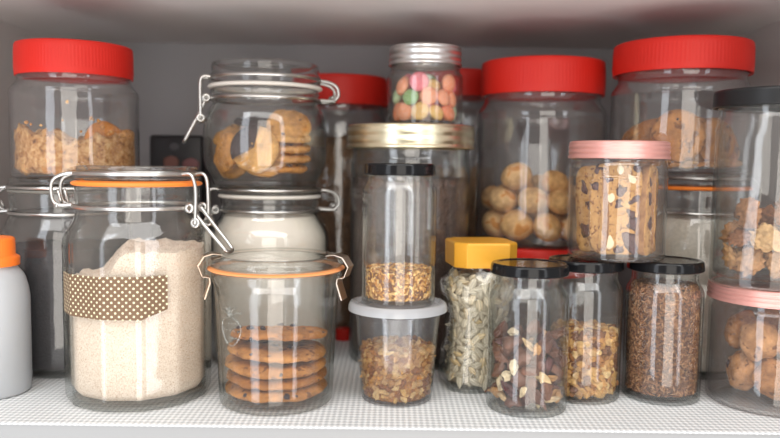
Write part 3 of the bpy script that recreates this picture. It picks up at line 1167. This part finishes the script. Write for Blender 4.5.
zb = BI[2] + .0430
bx, by = BI[0], BI[1]
biscotti((bx - .0065, by - .0195, zb + .0020), (-.03, .02, math.radians(-15)), .044, .0790, .0105, 1, 'wide biscotti slice facing out with white almonds and dark cranberries',
         [(-.0045, .010, 1.7, 1.1), (.0115, .026, .9, 1.0), (.0015, .0345, 1.45, 1.0), (-.004, -.029, 1.6, 1.3)],
         [(-.007, .0245, 1.35), (.004, .0150, 1.5), (-.0115, -.001, 1.0), (.0140, .0080, 1.3), (-.0105, -.0150, 1.5), (.0145, -.013, 1.5), (.0125, -.0255, 2.1), (-.017, .018, 1.1), (.0015, .004, .9), (.0125, -.0035, .8), (-.016, .032, .9), (.0150, -.0345, 1.2), (.015, .0345, .8), (.004, -.035, 1.0)])
biscotti((bx + .0215, by - .0165, zb + .0005), (.0, .09, math.radians(56)), .036, .0770, .0080, 2, 'biscotti slice set edgewise beside the wide one, cranberries on its face', [(.004, -.02, .4, .8)], [(-.008, .01, 1.4), (.006, .02, 1.2), (-.004, -.012, 1.6), (.008, -.002, 1.2), (-.010, .024, 1.2), (.01, -.024, 1.3)])
biscotti((bx + .0295, by - .0055, zb - .001), (0, -.10, math.radians(68)), .032, .0720, .0070, 3, 'leaning biscotti slice next to the jar wall at the far edge of the pink-lidded jar', [], [(-.006, .012, 1.4), (.006, -.01, 1.4), (-.009, -.02, 1.2)])
biscotti((bx - .0240, by - .0090, zb + .0005), (0, -.06, math.radians(-62)), .034, .0750, .0085, 4, 'biscotti slice turned to the wall beside the wide front one', [], [(-.006, .020, 1.5), (.002, .002, 1.4), (-.004, -.018, 1.5), (.008, .012, 1.1)])
biscotti((bx - .0005, by - .0020, zb + .001), (0, -.04, math.radians(-10)), .040, .0760, .0090, 5, 'middle biscotti slice hidden behind the wide front one', [], [])
biscotti((bx + .001, by + .0120, zb + .0005), (0, .03, math.radians(-12)), .048, .0760, .0090, 6, 'rear biscotti slice against the back of the pink-lidded jar', [], [])

# ================================================================== 7 pink-lidded cookie jar and the walnut jar on it
PK = (.3385, .6520, 0)
screw_jar(PK, 'wide pink-lidded jar of small brown cookies, under the walnut jar', .0531, .0830, .0860, .0908, .0508, pinklid, .0548, .0140, t=.0022, base=.004, mat=PET, foot=.007, shoulder=.004, name='screw_top_jar')
P, R_ = pack(34, .0192, .0505, .0048, 33, 320)
bcm = [lump_mesh('small_cookie_mesh_%d' % i, 4, (1.08, 1.02, .78), i + 1, M_OAT, .20, 1.5) for i in range(5)]
true_size(bcm, .0170)
for i, (p, r) in enumerate(sorted(zip(map(tuple, P), R_), key=lambda q: q[0][2])):
    if p[2] > .0735:
        continue
    k_ = min(1, (.0505 - .0265) / max(math.hypot(p[0], p[1]), 1e-6))
    o = new_obj('small_cookie', bcm[i % 5], None, None, (PK[0] + p[0] * k_, PK[1] + p[1] * k_, max(p[2], .0262)))
    ra = math.atan2(p[1], p[0])
    nr = Vector((cos(ra) * .9, sin(ra) * .9, .35)).normalized()
    o.rotation_euler = (Vector((0, 0, 1)).rotation_difference(nr).to_matrix() @ Euler((random.gauss(0, .3), random.gauss(0, .3), i * 2.1)).to_matrix()).to_euler()
    tag(o, 'small round brown cookie piled in the wide pink-lidded jar', 'cookie', 'small cookies in the wide pink-lidded jar')
    for q in range(i % 3):
        a = random.uniform(0, 6.28)
        key = 'small_chip_%d' % q
        cm2 = bpy.data.meshes.get(key) or lump_mesh(key, 2, (.0041, .0034, .0010), q, M_CHIP, .6)
        rr = random.uniform(.1, .6)
        c_ = new_obj('chocolate_chip', cm2, None, o, (.017 * rr * cos(a), .017 * rr * sin(a), .017 * (.77 * math.sqrt(1 - rr * rr) + .01)))

WN = (.3300, .6480, .1042)
wrot = math.radians(-90 + 26)
wm = ngon_mult(4, wrot - PI / 4 + PI / 4, .62, lambda z: max(0, min(1, (.134 - z) / .03)))
screw_jar(WN, 'tall square-shouldered glass jar of walnuts with flat black lid, standing on a pink lid', .0478, .133, .1435, .1520, .0455, lidf(BLACKMATT), .0508, .0150, t=.003, base=.008, foot=.006, shoulder=.012, mult=wm)
M_WAL = mat_random('walnut_kernel', [lin(206, 158, 104), lin(176, 120, 74), lin(224, 184, 132), lin(150, 98, 62)], .5, 120, .5, (180, .6, .002))


def walnut_mesh(name, seed):
    def f(v):
        ridge = abs(noise.noise(v * 2.4 + Vector((seed * 3.3, 0, seed))))
        k_ = .80 + .55 * ridge + .20 * noise.noise(v * 6 + Vector((0, seed, 0)))
        if v.z < 0:
            k_ *= .72
        groove = math.exp(-(v.y / .16) ** 2) * .18
        k_ -= groove
        return Vector((v.x * 1.25, v.y * 1.0, v.z * .72)) * k_
    me = mesh(name, *ico(4, f))
    me.materials.append(M_WAL)
    return me


wms = true_size([walnut_mesh('walnut_mesh_%d' % i, i + 1) for i in range(5)], .0118)
P, R_ = pack(19, .0118, .0385, .0088, 55, 260)
for i, (p, r) in enumerate(zip(P, R_)):
    k_ = min(1, (.0400 - .0125) / max(math.hypot(p[0], p[1]), 1e-6))
    o = new_obj('walnut_half', wms[i % 5], None, None, (WN[0] + p[0] * k_, WN[1] + p[1] * k_, WN[2] + p[2] + .002))
    ra = math.atan2(p[1], p[0])
    nr = Vector((cos(ra), sin(ra), .5)).normalized()
    o.rotation_euler = (Vector((0, 0, 1)).rotation_difference(nr).to_matrix() @ Euler((random.gauss(0, .4), random.gauss(0, .4), i * 1.7)).to_matrix()).to_euler()
    s_ = r * 1.02 / .0118
    o.scale = (s_, s_, s_)
    tag(o, 'wrinkled brown walnut half in the tall flat-lidded glass jar', 'walnut', 'walnuts in the tall glass jar')

# ================================================================== 8 clip jar of white flour with the cookie clip jar on it
W2 = (-.1250, .7800, 0)
w2 = clip_jar(W2, 'clip-top jar of white flour standing under the cookie clip-top jar', [(0, .002), (.040, .0015), (.046, 0, .003), (.059, .0005, .008), (.0615, .02, .01), (.0615, .132, .014), (.051, .1475, .006), (.0495, .152), (.0505, .156, .001), (.049, .160), (.0505, .165, .001), (.0498, .1685)],
         .1555, .0495, .0520, .1700, .1795, .0530, WHITERUB, math.radians(12), math.radians(192), None, lever=(.006, -.03), z_ring=.1765)
M_WFLOUR = mat_plain('white_flour', lin(240, 232, 220), .9, 0, (300, .5, .0008), .1, var=.04, vscale=60)
w2m = lambda z: 1
vs, fs = lathe(fill_prof(OUT[w2.name], .0078, .1500), 96)
o = new_obj('white_flour', mesh('white_flour', vs, fs, True, 50), M_WFLOUR, None, W2)
tag(o, 'plain white flour filling the clip-top jar under the cookie clip-top jar', 'flour', None, 'stuff')

CK = (-.1290, .7750, .1797)
clip_jar(CK, 'round-bellied clip-top jar of pale cookies with white gasket and open lever', [(0, .002), (.040, .0015), (.046, 0, .003), (.0525, .0008, .004), (.0535, .006, .004), (.0608, .019, .012), (.0628, .032), (.0628, .058, .012), (.0585, .0755, .012), (.054, .082, .004), (.053, .0845), (.0545, .0875, .001), (.0535, .0905), (.0555, .0945, .001), (.0548, .0975)],
         .0880, .0535, .0550, .1000, .1240, .0580, WHITERUB, math.radians(14), math.radians(196), None, lever=(.016, -.024), latch_drop=.020, wire=.0017, z_ring=.1085, gz=.1003)
px = .000905     # metres per pixel at this jar
r_ = .0245
cms = [cookie_mesh('pale_cookie_mesh_%d' % i, r_, .0085, 20 + i, M_PALE, .05) for i in range(6)]


def ck(dx, dy, z, tilt, yaw, spin, label, mesh_i, chips=2, s=1.0):
    """cookie whose face looks along yaw (0 = straight to the room), tilted back by tilt"""
    rot = (Matrix.Rotation(yaw, 3, 'Z') @ Matrix.Rotation(PI / 2 - tilt, 3, 'X') @ Matrix.Rotation(spin, 3, 'Z')).to_euler()
    o = cookie('pale_cookie', cms[mesh_i], (CK[0] + dx, CK[1] + dy, CK[2] + z + .0045), rot, label, 'cookies in the round-bellied clip-top jar', chips, mesh_i * 3 + 1, r_, .0085, .0016)
    o.scale = (s,) * 3
    return o


c1 = ck(-.0025, -.0440, .0330, .22, -.05, 0, 'round cookie half dipped in dark chocolate, against the front of the clip-top jar', 0, 0, .95)
# the dipped half: a thin coat over one half of the face
vs, fs = [], []
nr_, na_ = 8, 24
for i in range(nr_ + 1):
    for q in range(na_ + 1):
        a = math.radians(80) + math.radians(128) * q / na_
        rr = r_ * 1.0 * i / nr_
        z = .0085 * (.58 + .14 * (1 - i / nr_)) if i < nr_ else .001
        if i == nr_:
            rr = r_ * 1.05
        vs.append((rr * cos(a), rr * sin(a), z + .0008 + wob((rr * cos(a), rr * sin(a), 0), 200, .0004)))
for i in range(nr_):
    for q in range(na_):
        b = i * (na_ + 1) + q
        fs.append((b, b + na_ + 1, b + na_ + 2, b + 1))
dc = new_obj('chocolate_coat', mesh('chocolate_coat', vs, fs), M_CHOC, c1)
dc['label'] = 'dark chocolate coating on one half'
ck(-.0355, -.0240, .0300, .15, -.85, 1, 'pale cookie standing slanted by the lever side of the clip-top jar', 1, 2, .85)
ck(.0045, -.0335, .0290, .25, .12, 2, 'cookie peeping out behind the chocolate-dipped one', 2, 1, .98)
ck(.0270, -.0250, .0570, .75, .25, 3, 'golden cookie on top of the pile by the hinge side of the clip-top jar', 3, 2, .92)
ck(.0280, -.0235, .0455, 1.40, .25, 1, 'second cookie down in the pile by the hinge side', 4, 2, .86)
ck(.0275, -.0230, .0350, 1.45, .2, 2, 'third cookie down in the pile by the hinge side', 5, 2, .86)
ck(.0280, -.0230, .0245, 1.50, .2, 5, 'fourth cookie down in the pile by the hinge side', 1, 2, .86)
ck(.0250, -.0210, .0145, 1.5, .2, 4, 'bottom cookie in the pile by the hinge side', 0, 2, .84)
ck(-.0300, .0020, .0490, 1.1, -.5, 2, 'cookie lying flat behind the slanted one in the clip-top jar', 2, 2, 1.)
ck(-.0300, .0040, .0250, .5, -.6, 3, 'cookie leaning at the rear of the clip-top jar', 3, 1, 1.)
c8 = cookie_mesh('dark_cookie_mesh', r_, .0085, 41, M_CHOC, .05)
o = cookie('dark_cookie', c8, (CK[0] - .008, CK[1] + .004, CK[2] + .066), (.12, .05, 0), 'dark chocolate cookie lying behind the half-dipped one in the clip-top jar', 'cookies in the round-bellied clip-top jar')
ck(.0, .0040, .0400, .6, .1, 3, 'cookie in the middle of the round-bellied clip-top jar', 4, 1, 1.)
ck(.012, .028, .0400, .8, .1, 3, 'cookie at the back wall of the round-bellied clip-top jar', 5, 1, 1.)

# ================================================================== 9 left: dark clip jar, red-lidded crumble jar, white bottle
GR = (-.3200, .7400, 0)
gr = clip_jar(GR, 'clip-top jar of dark grey powder under the red-lidded crumble jar', [(0, .002), (.040, .0015), (.046, 0, .003), (.056, .0005, .006), (.058, .02, .01), (.058, .135, .012), (.052, .1485, .006), (.050, .152), (.0512, .156, .001), (.050, .160), (.0512, .168, .001), (.0502, .1735)],
         .1535, .0502, .0515, .1745, .1868, .0525, mat_plain('grey_rubber', lin(120, 118, 112), .5), math.radians(184), math.radians(50), None, lever=(.006, -.03), z_ring=.1778)
M_DARK = mat_plain('dark_powder', lin(66, 64, 68), .85, 0, (500, .6, .0008), .15, var=.25, vscale=400)
vs, fs = lathe(fill_prof(OUT[gr.name], .0078, .1210), 96)
o = new_obj('dark_powder', mesh('dark_powder', vs, fs, True, 50), M_DARK, None, GR)
tag(o, 'dark grey powder in the clip-top jar beside the orange-capped bottle', 'powder', None, 'stuff')

redlid = lambda p, r, z, h: ribbed_lid(p, r, z, h)
RL = (-.3080, .7375, .1870)
screw_jar(RL, 'red-lidded clear jar of golden cookie crumble on top of the dark powder jar', .0588, .0830, .0912, .0962, .0515, redlid, .0540, .0308, t=.0012, base=.0035, mat=PET, foot=.009, shoulder=.006, body_ring=.079, name='red_lidded_jar')


def crumb_surf(x, y):
    return .043 - .010 * math.exp(-((x * .92 + y * .39) / .012) ** 2) + .010 * noise.noise(Vector((x * 38, y * 38, 5))) + .006 * noise.noise(Vector((x * 110, y * 110, 7))) + .06 * abs(x + .01) * .3 + .10 * y * .3


M_CRUMB = mat_random('crumble', [lin(206, 150, 88), lin(222, 176, 116), lin(180, 122, 64), lin(214, 166, 108), lin(196, 134, 66)], .75, 160, .35)
crm = [lump_mesh('crumb_mesh_%d' % i, 2, (1, .85, .7), i + 31, M_CRUMB, .55, 1.5, i % 2 == 0) for i in range(6)]
true_size(crm, .004)
rnd = random.Random(9)
vs, fs = heap(.0535, .0045, .044, crumb_surf, None, 96, 26, 10)
def crv(v):
    v = Vector(v)
    n_ = noise.noise(v * 130) * .003 + noise.noise(v * 320) * .0014
    r0 = math.hypot(v.x, v.y)
    if r0 > 1e-6:
        k_ = 1 + n_ / max(r0, .02) * .7
        v.x *= k_
        v.y *= k_
    v.z = max(.0040, v.z + n_)
    return v
vs = [crv(v) for v in vs]
k = NT('crumble_mass')
k.bsdf(k.ramp(k.noise(170, 5, .7), [(.32, lin(104, 60, 28)), (.45, lin(186, 130, 72)), (.60, lin(222, 178, 122)), (.75, lin(236, 204, 156))]), .8, 0, k.bump(k.noise(260, 5, .75), .9, .003), .2)
o = new_obj('cookie_crumble', mesh('cookie_crumble', vs, fs), k.m, None, RL)
tag(o, 'golden cookie crumble heaped in the red-lidded jar above the dark powder', 'crumble', None, 'stuff')
sp_ = []
for i in range(12):
    a = math.radians(rnd.uniform(-125, -25))
    sp_.append(((RL[0] + .0566 * cos(a), RL[1] + .0566 * sin(a), RL[2] + rnd.uniform(.042, .072)), rand_rot(), rnd.uniform(.25, .6)))
for i in range(110):
    a = -PI / 2 + rnd.uniform(-2, 2)
    q = .0555 * math.sqrt(rnd.uniform(.6, 1))
    q = min(q, .0500)
    x, y = q * cos(a), q * sin(a)
    sp_.append(((RL[0] + x, RL[1] + y, RL[2] + max(.0085, rnd.uniform(0, 1) * crumb_surf(x, y) + .002)), rand_rot(), rnd.uniform(.62, 1.55)))
scatter('crumble_piece', crm, sp_, 'golden crumble chunk in the red-lidded jar above the dark powder', 'crumble', 'crumble chunks in the red-lidded jar')
cmr = [cookie_mesh('orange_cookie_mesh_%d' % i, .022, .008, 60 + i, cookie_mat('cookie_orange_%d' % i, [lin(214, 140, 52), lin(206, 132, 48)]), .06) for i in range(2)]
for i, (dx, dy, z, yaw) in enumerate(((.036, -.018, .0330, .95), (.030, -.002, .030, .6))):
    o = new_obj('orange_cookie', cmr[i], None, None, (RL[0] + dx, RL[1] + dy, RL[2] + z))
    o.rotation_euler = (Matrix.Rotation(yaw, 3, 'Z') @ Matrix.Rotation(PI / 2 - .15, 3, 'X')).to_euler()
    tag(o, ('golden orange cookie standing at the edge of the crumble', 'second orange cookie half hidden behind the one at the crumble edge')[i], 'cookie', 'orange cookies in the crumble jar')

BT = (-.3480, .6480, 0)
bt = thing('plastic_bottle', 'white milky plastic bottle with bright orange cap at the shelf edge', 'bottle', BT)
M_HDPE = mat_plain('milky_plastic_bottle', lin(176, 178, 181), .38, 0, None, .4, sss=.4, var=.015, vscale=30)
lathe_obj('bottle_body', rp([(0, .002), (.022, .0015), (.026, 0, .002), (.0306, .0005, .005), (.0316, .012), (.0316, .088, .010), (.0275, .1035, .008), (.0222, .110, .003), (.0215, .1125), (.0215, .116), (0, .116)]), M_HDPE, bt, 96)
oc = mat_plain('orange_cap', lin(246, 124, 44), .4, 0, None, .45)
lathe_obj('cap', rp([(.020, .1125), (.0238, .1122, .0006), (.0242, .1195, .0012), (.0212, .1212, .001), (.0206, .1222), (.0204, .1352, .0015), (.0185, .1368, .0012), (0, .1368)]), oc, bt, 120)

# ================================================================== 10 middle back: gold-lidded jar with gummies on it
GO = (.0205, .7900, 0)
goldlid = lambda p, r, z, h: metal_lid(p, r, z, h, GOLD, 2)
screw_jar(GO, 'large jar of dark beans with wide pale gold lid, carrying the gummy jar', .0628, .203, .209, .2205, .0615, goldlid, .0668, .0238, t=.002, base=.006, foot=.006, shoulder=.004, name='wide_mouth_jar', mat=None)
M_BEAN = mat_plain('dark_bean', lin(84, 66, 58), .55, 0, (260, .9, .004), .4, var=.5, vscale=180)
vs, fs = heap(.0600, .0075, .190, lambda x, y: .190 + .004 * noise.noise(Vector((x * 60, y * 60, 0))), None, 96)
o = new_obj('dark_beans', mesh('dark_beans', vs, fs), M_BEAN, None, GO)
tag(o, 'dark brown dry goods filling the gold-lidded jar', 'beans', None, 'stuff')

GU = (.0345, .7890, .2436)
silverlid = lambda p, r, z, h: metal_lid(p, r, z, h, SILVER, 2)
screw_jar(GU, 'small silver-lidded jar of colourful sugared gummies on the gold lid', .0392, .0510, .0550, .0620, .0360, silverlid, .0378, .0195, t=.0022, base=.005, foot=.005, shoulder=.005, name='screw_top_jar')
P, R_ = pack(66, .0088, .0366, .0056, 77, 240)
gcols = [('orange', lin(246, 138, 84)), ('pink', lin(242, 112, 128)), ('pale_green', lin(186, 214, 164)), ('yellow', lin(242, 194, 98)), ('peach', lin(250, 160, 112)), ('green', lin(130, 176, 92))]
gm = []
for i, (nme, c) in enumerate(gcols):
    k = NT('gummy_' + nme)
    sg = k.ramp(k.noise(600, 3, .7), [(.40, c), (.75, tuple(min(1, x * .6 + .4) for x in c[:3]) + (1,))])
    k.bsdf(sg, .55, 0, k.bump(k.noise(900, 3, .7), .5, .0006), .4, .35)
    def f(v):
        s = Vector((v.x, v.y, v.z * .55))
        return s * (1 + .05 * noise.noise(v * 2))
    me = mesh('gummy_mesh_' + nme, *ico(3, f))
    me.materials.append(k.m)
    true_size([me], .0088)
    gm.append((nme.replace('_', ' '), me))
order = [0, 1, 2, 3, 4, 0, 1, 5, 4, 0, 2, 1, 3]
for i, (p, r) in enumerate(zip(P, R_)):
    if p[2] > .0465:
        continue
    nme, me = gm[order[i % len(order)]]
    o = new_obj('gummy', me, None, None, (GU[0] + p[0], GU[1] + p[1], GU[2] + p[2]))
    ra = math.atan2(p[1], p[0])
    nr = Vector((cos(ra), sin(ra), .2)).normalized()
    o.rotation_euler = (Vector((0, 0, 1)).rotation_difference(nr).to_matrix() @ Euler((random.gauss(0, .25), random.gauss(0, .25), i)).to_matrix()).to_euler()
    o.scale = (r * 1.08 / .0088,) * 3
    tag(o, nme + ' sugared gummy in the small silver-lidded jar', 'gummy', nme + ' gummies in the silver-lidded jar')

# red-lidded jars far back
B1 = (-.0638, .9370, 0)
screw_jar(B1, 'tall dark-filled jar with red lid at the back, between the cookie and gummy jars', .0600, .255, .264, .2740, .054, redlid, .0588, .0350, t=.0014, base=.004, mat=PET, foot=.008, shoulder=.006, name='red_lidded_jar')
M_GRAN = mat_plain('brown_granola', lin(112, 82, 56), .8, 0, (150, .9, .004), .2, var=.55, vscale=90)
vs, fs = heap(.0560, .0055, .235, lambda x, y: .235 + .004 * noise.noise(Vector((x * 60, y * 60, 3))), None, 96)
o = new_obj('brown_cereal', mesh('brown_cereal', vs, fs), M_GRAN, None, B1)
tag(o, 'brown cereal filling the tall red-lidded jar at the back', 'cereal', None, 'stuff')
B2 = (.0830, .9550, 0)
screw_jar(B2, 'red-lidded jar far back, mostly hidden between the gummy jar and the round cookie jar', .0520, .270, .279, .2880, .046, redlid, .0500, .0320, t=.0014, base=.004, mat=PET, foot=.008, shoulder=.006, name='red_lidded_jar')
vs, fs = heap(.0485, .0055, .20, lambda x, y: .200 + .004 * noise.noise(Vector((x * 60, y * 60, 9))), None, 96)
o = new_obj('oat_cereal', mesh('oat_cereal', vs, fs), mat_plain('oat_cereal', lin(150, 122, 92), .8, 0, (150, .9, .004), .2, var=.4, vscale=90), None, B2)
tag(o, 'beige cereal in the mostly hidden red-lidded jar far back', 'cereal', None, 'stuff')

# ================================================================== 11 round cookie jar on a lower red-lidded jar
LO = (.1646, .8290, 0)
screw_jar(LO, 'red-lidded jar on the shelf beneath the round cookie jar', .0690, .078, .084, .0890, .0620, redlid, .0670, .0300, t=.0014, base=.004, mat=PET, foot=.008, shoulder=.006, name='red_lidded_jar')
vs, fs = heap(.0655, .0055, .055, lambda x, y: .055 + .004 * noise.noise(Vector((x * 60, y * 60, 1))), None, 96)
o = new_obj('dark_cereal', mesh('dark_cereal', vs, fs), mat_plain('dark_cereal', lin(96, 66, 52), .8, 0, (150, .9, .004), .2, var=.5, vscale=90), None, LO)
tag(o, 'dark cereal in the low red-lidded jar beneath the round cookies', 'cereal', None, 'stuff')
RC = (.1646, .8288, .1192)
screw_jar(RC, 'big red-lidded clear jar one third full of round pale cookies, atop another red lid', .0705, .1415, .1530, .1605, .0625, redlid, .0668, .0365, t=.0014, base=.004, mat=PET, foot=.010, shoulder=.010, name='red_lidded_jar', body_ring=.134)
P, R_ = pack(27, .0155, .0640, .0045, 91, 320)
bm_ = [lump_mesh('round_cookie_mesh_%d' % i, 4, (1.04, 1.02, .9), i + 71, M_BUN, .06, 1.3) for i in range(4)]
true_size(bm_, .0155)
for i, (p, r) in enumerate(zip(P, R_)):
    k_ = 1
    o = new_obj('round_cookie', bm_[i % 4], None, None, (RC[0] + p[0] * k_, RC[1] + p[1] * k_, RC[2] + p[2] + .001))
    o.rotation_euler = (random.gauss(0, .4), random.gauss(0, .4), i * 1.3)
    o.scale = (r / .0155,) * 3
    tag(o, 'round pale golden cookie in the big red-lidded jar at centre back', 'cookie', 'round cookies in the big red-lidded jar')

# ================================================================== 12 right back: powder clip jar and the red-lidded cookie jar
PW = (.3107, .7600, 0)
pw = clip_jar(PW, 'clip-top jar of pale grey meal with orange gasket, behind the brown seed jar', [(0, .002), (.036, .0015), (.042, 0, .003), (.0505, .0005, .006), (.0525, .02, .01), (.0525, .140, .012), (.0485, .1535, .006), (.047, .157), (.0482, .162, .001), (.047, .166), (.0482, .177, .001), (.0475, .1835)],
         .1605, .0470, .0480, .1848, .1985, .0512, ORANGE, math.radians(15), math.radians(195), None, lever=(.004, -.03), z_ring=.1945)
M_MEAL = mat_plain('pale_meal', lin(206, 198, 186), .85, 0, (500, .5, .0008), .1, var=.12, vscale=330)
vs, fs = lathe(fill_prof(OUT[pw.name], .0078, .1550), 96)
o = new_obj('pale_meal', mesh('pale_meal', vs, fs, True, 50), M_MEAL, None, PW)
tag(o, 'pale speckled grey meal filling the clip-top jar behind the seeds', 'meal', None, 'stuff')

RR = (.2915, .7650, .1990)
screw_jar(RR, 'red-lidded clear jar of thin brown cookies, high on the orange-gasket clip-top jar', .0672, .0810, .0900, .0975, .0615, redlid, .0668, .0308, t=.0014, base=.004, mat=PET, foot=.010, shoulder=.008, name='red_lidded_jar', body_ring=.077)
cth = [cookie_mesh('thin_cookie_mesh_%d' % i, .0235, .0065, 80 + i, M_COOKIE, .04) for i in range(4)]
spots = [(-0.0175, -0.044, 0.036, 0.12, -0.36, 'large thin cookie standing upright against the front of the high red-lidded jar', 1.08),
         (0.02, -0.041, 0.032, 0.15, 0.25, 'thin cookie turned edgewise beside the upright one in the high red-lidded jar', .95),
         (-0.044, -0.005, 0.028, 0.35, -1.1, 'thin cookie leaning on the wall nearest the biscotti jar', 1.),
         (-0.034, -0.024, 0.032, 0.3, -0.6, 'thin cookie leaning behind the upright one on the biscotti side', 1.),
         (0.004, -0.033, 0.033, 0.25, -0.1, 'thin cookie leaning behind the upright one on the walnut side', 1.),
         (0.04, -0.018, 0.03, 0.3, 0.7, 'thin cookie by the wall nearest the walnut jar', 1.),
         (-0.01, -0.005, 0.038, 0.9, -0.2, 'thin cookie lying slanted in the middle of the high red-lidded jar', 1.),
         (0.018, 0.01, 0.036, 0.8, 0.4, 'thin cookie tilted towards the back of the high red-lidded jar', 1.),
         (-0.03, 0.018, 0.03, 0.6, -0.5, 'thin cookie at the rear of the high red-lidded jar', 1.)]
for i, (dx, dy, z, tilt, yaw, lb, s) in enumerate(spots):
    o = cookie('thin_cookie', cth[i % 4], (RR[0] + dx, RR[1] + dy, RR[2] + z), (Matrix.Rotation(yaw, 3, 'Z') @ Matrix.Rotation(PI / 2 - tilt, 3, 'X')).to_euler(), lb, 'thin cookies in the high red-lidded jar', 2, i, .0235, .0065, .0014)
    o.scale = (s,) * 3
M_SHARD = mat_random('cookie_shard', [lin(196, 136, 70), lin(176, 114, 54), lin(210, 156, 92)], .75, 140, .4)
shm = [lump_mesh('cookie_shard_mesh_%d' % i, 2, (1.4, .9, .35), i + 51, M_SHARD, .5, 1.4, True) for i in range(4)]
sp_ = []
true_size(shm, .0055)
rnd = random.Random(12)
for i in range(46):
    a = -PI / 2 + rnd.uniform(-2.2, 2.2)
    q = rnd.uniform(.035, .0545)
    sp_.append(((RR[0] + q * cos(a), RR[1] + q * sin(a), RR[2] + rnd.uniform(.008, .012)), Euler((rnd.gauss(0, .25), rnd.gauss(0, .25), rnd.uniform(0, 6))), rnd.uniform(.75, 1.3)))
scatter('cookie_shard', shm, sp_, 'broken brown cookie shard at the bottom of the high red-lidded jar', 'cookie', 'cookie shards in the high red-lidded jar')

# ================================================================== 13 odds and ends at the back
DP = (-.262, .940, 0)
dp = thing('snack_packet', 'dark upright packet with blurred pink spots at the back, behind the flour jar', 'packet', DP)
bevel_box('packet_body', (.066, .045, .236), mat_plain('dark_card', lin(30, 28, 32), .4, 0, None, .4), dp, (0, 0, .118), .004)
pkm = mat_plain('pink_print', lin(120, 76, 66), .5)
for i, (x, z, s) in enumerate(((-.006, .203, .010), (.018, .200, .011), (-.002, .222, .006))):
    vs, fs = ico(2, lambda v: Vector((v.x * s + x, -.0226 + v.y * .0006, v.z * s * .8 + z)))
    new_obj('printed_spot', mesh('printed_spot', vs, fs), (pkm, mat_plain('pink_print_pale', lin(124, 78, 80), .5), mat_plain('grey_print', lin(80, 78, 82), .5))[i], dp)
RCAP = (-.0520, .8620, 0)
rc = lathe_obj('bottle_cap', rp([(.008, .0005), (.0095, 0, .0005), (.0100, .001), (.0098, .0115, .0015), (.008, .0130, .001), (0, .0130)]), RED, None, 48)
rc.location = RCAP
tag(rc, 'small red plastic cap lying deep on the shelf between the cookie glass and tub', 'cap')

# ------------------------------------------------------------------ light: daylight from the room behind the camera
def area(name, loc, target, sx, sy, power, col):
    l = bpy.data.lights.new(name, 'AREA')
    l.shape = 'RECTANGLE'
    l.size, l.size_y = sx, sy
    l.energy = power
    l.color = col
    o = bpy.data.objects.new(name, l)
    C.objects.link(o)
    o.location = loc
    o.rotation_euler = (Vector(target) - Vector(loc)).to_track_quat('-Z', 'Y').to_euler()
    return o


area('window_light_tall', (-.72, -.28, .1), (0, .75, .12), .30, 2.4, 7.5, (.84, .91, 1.0))
area('window_light_narrow', (.74, -.22, .1), (0, .75, .12), .15, 2.4, 3.4, (.90, .94, 1.0))
area('room_bounce_warm', (.15, -1.5, .1), (0, .75, .12), 1.1, 2.6, 27, (1.0, .94, .86))
area('ceiling_bounce', (0, -.35, 1.5), (0, .72, 0), 2.4, 1.2, 30, (1.0, .985, .96))
area('floor_bounce', (0, -.30, -1.1), (0, .72, .36), 2.0, 1.0, 22, (1.0, .95, .92))
w = bpy.data.worlds.new('room')
bpy.context.scene.world = w
w.use_nodes = True
bg = w.node_tree.nodes['Background']
bg.inputs[0].default_value = (1.0, .965, .93, 1)
bg.inputs[1].default_value = .54

# ------------------------------------------------------------------ camera
F = 750.
P_ = math.atan(55.5 / F)
RO = math.radians(.75)
fw = Vector((0, cos(P_), -sin(P_)))
up = Vector((0, sin(P_), cos(P_)))
rt = Vector((1, 0, 0))
r2 = rt * cos(RO) + up * sin(RO)
u2 = -rt * sin(RO) + up * cos(RO)
cd = bpy.data.cameras.new('camera')
cam = bpy.data.objects.new('camera', cd)
C.objects.link(cam)
M = Matrix((r2, u2, -fw)).transposed().to_4x4()
M.translation = Vector((0, 0, HC))
cam.matrix_world = M
cd.sensor_width = 36
cd.lens = F / 780 * 36
cd.clip_start = .01
cd.dof.use_dof = True
cd.dof.focus_distance = .63
cd.dof.aperture_fstop = 3.6
sc = bpy.context.scene
sc.camera = cam
sc.view_settings.view_transform = 'Standard'
sc.view_settings.look = 'None'
sc.view_settings.exposure = 0
sc.cycles.max_bounces = 12
sc.cycles.transparent_max_bounces = 80
sc.cycles.diffuse_bounces = 5
sc.cycles.glossy_bounces = 5
sc.cycles.use_denoising = True
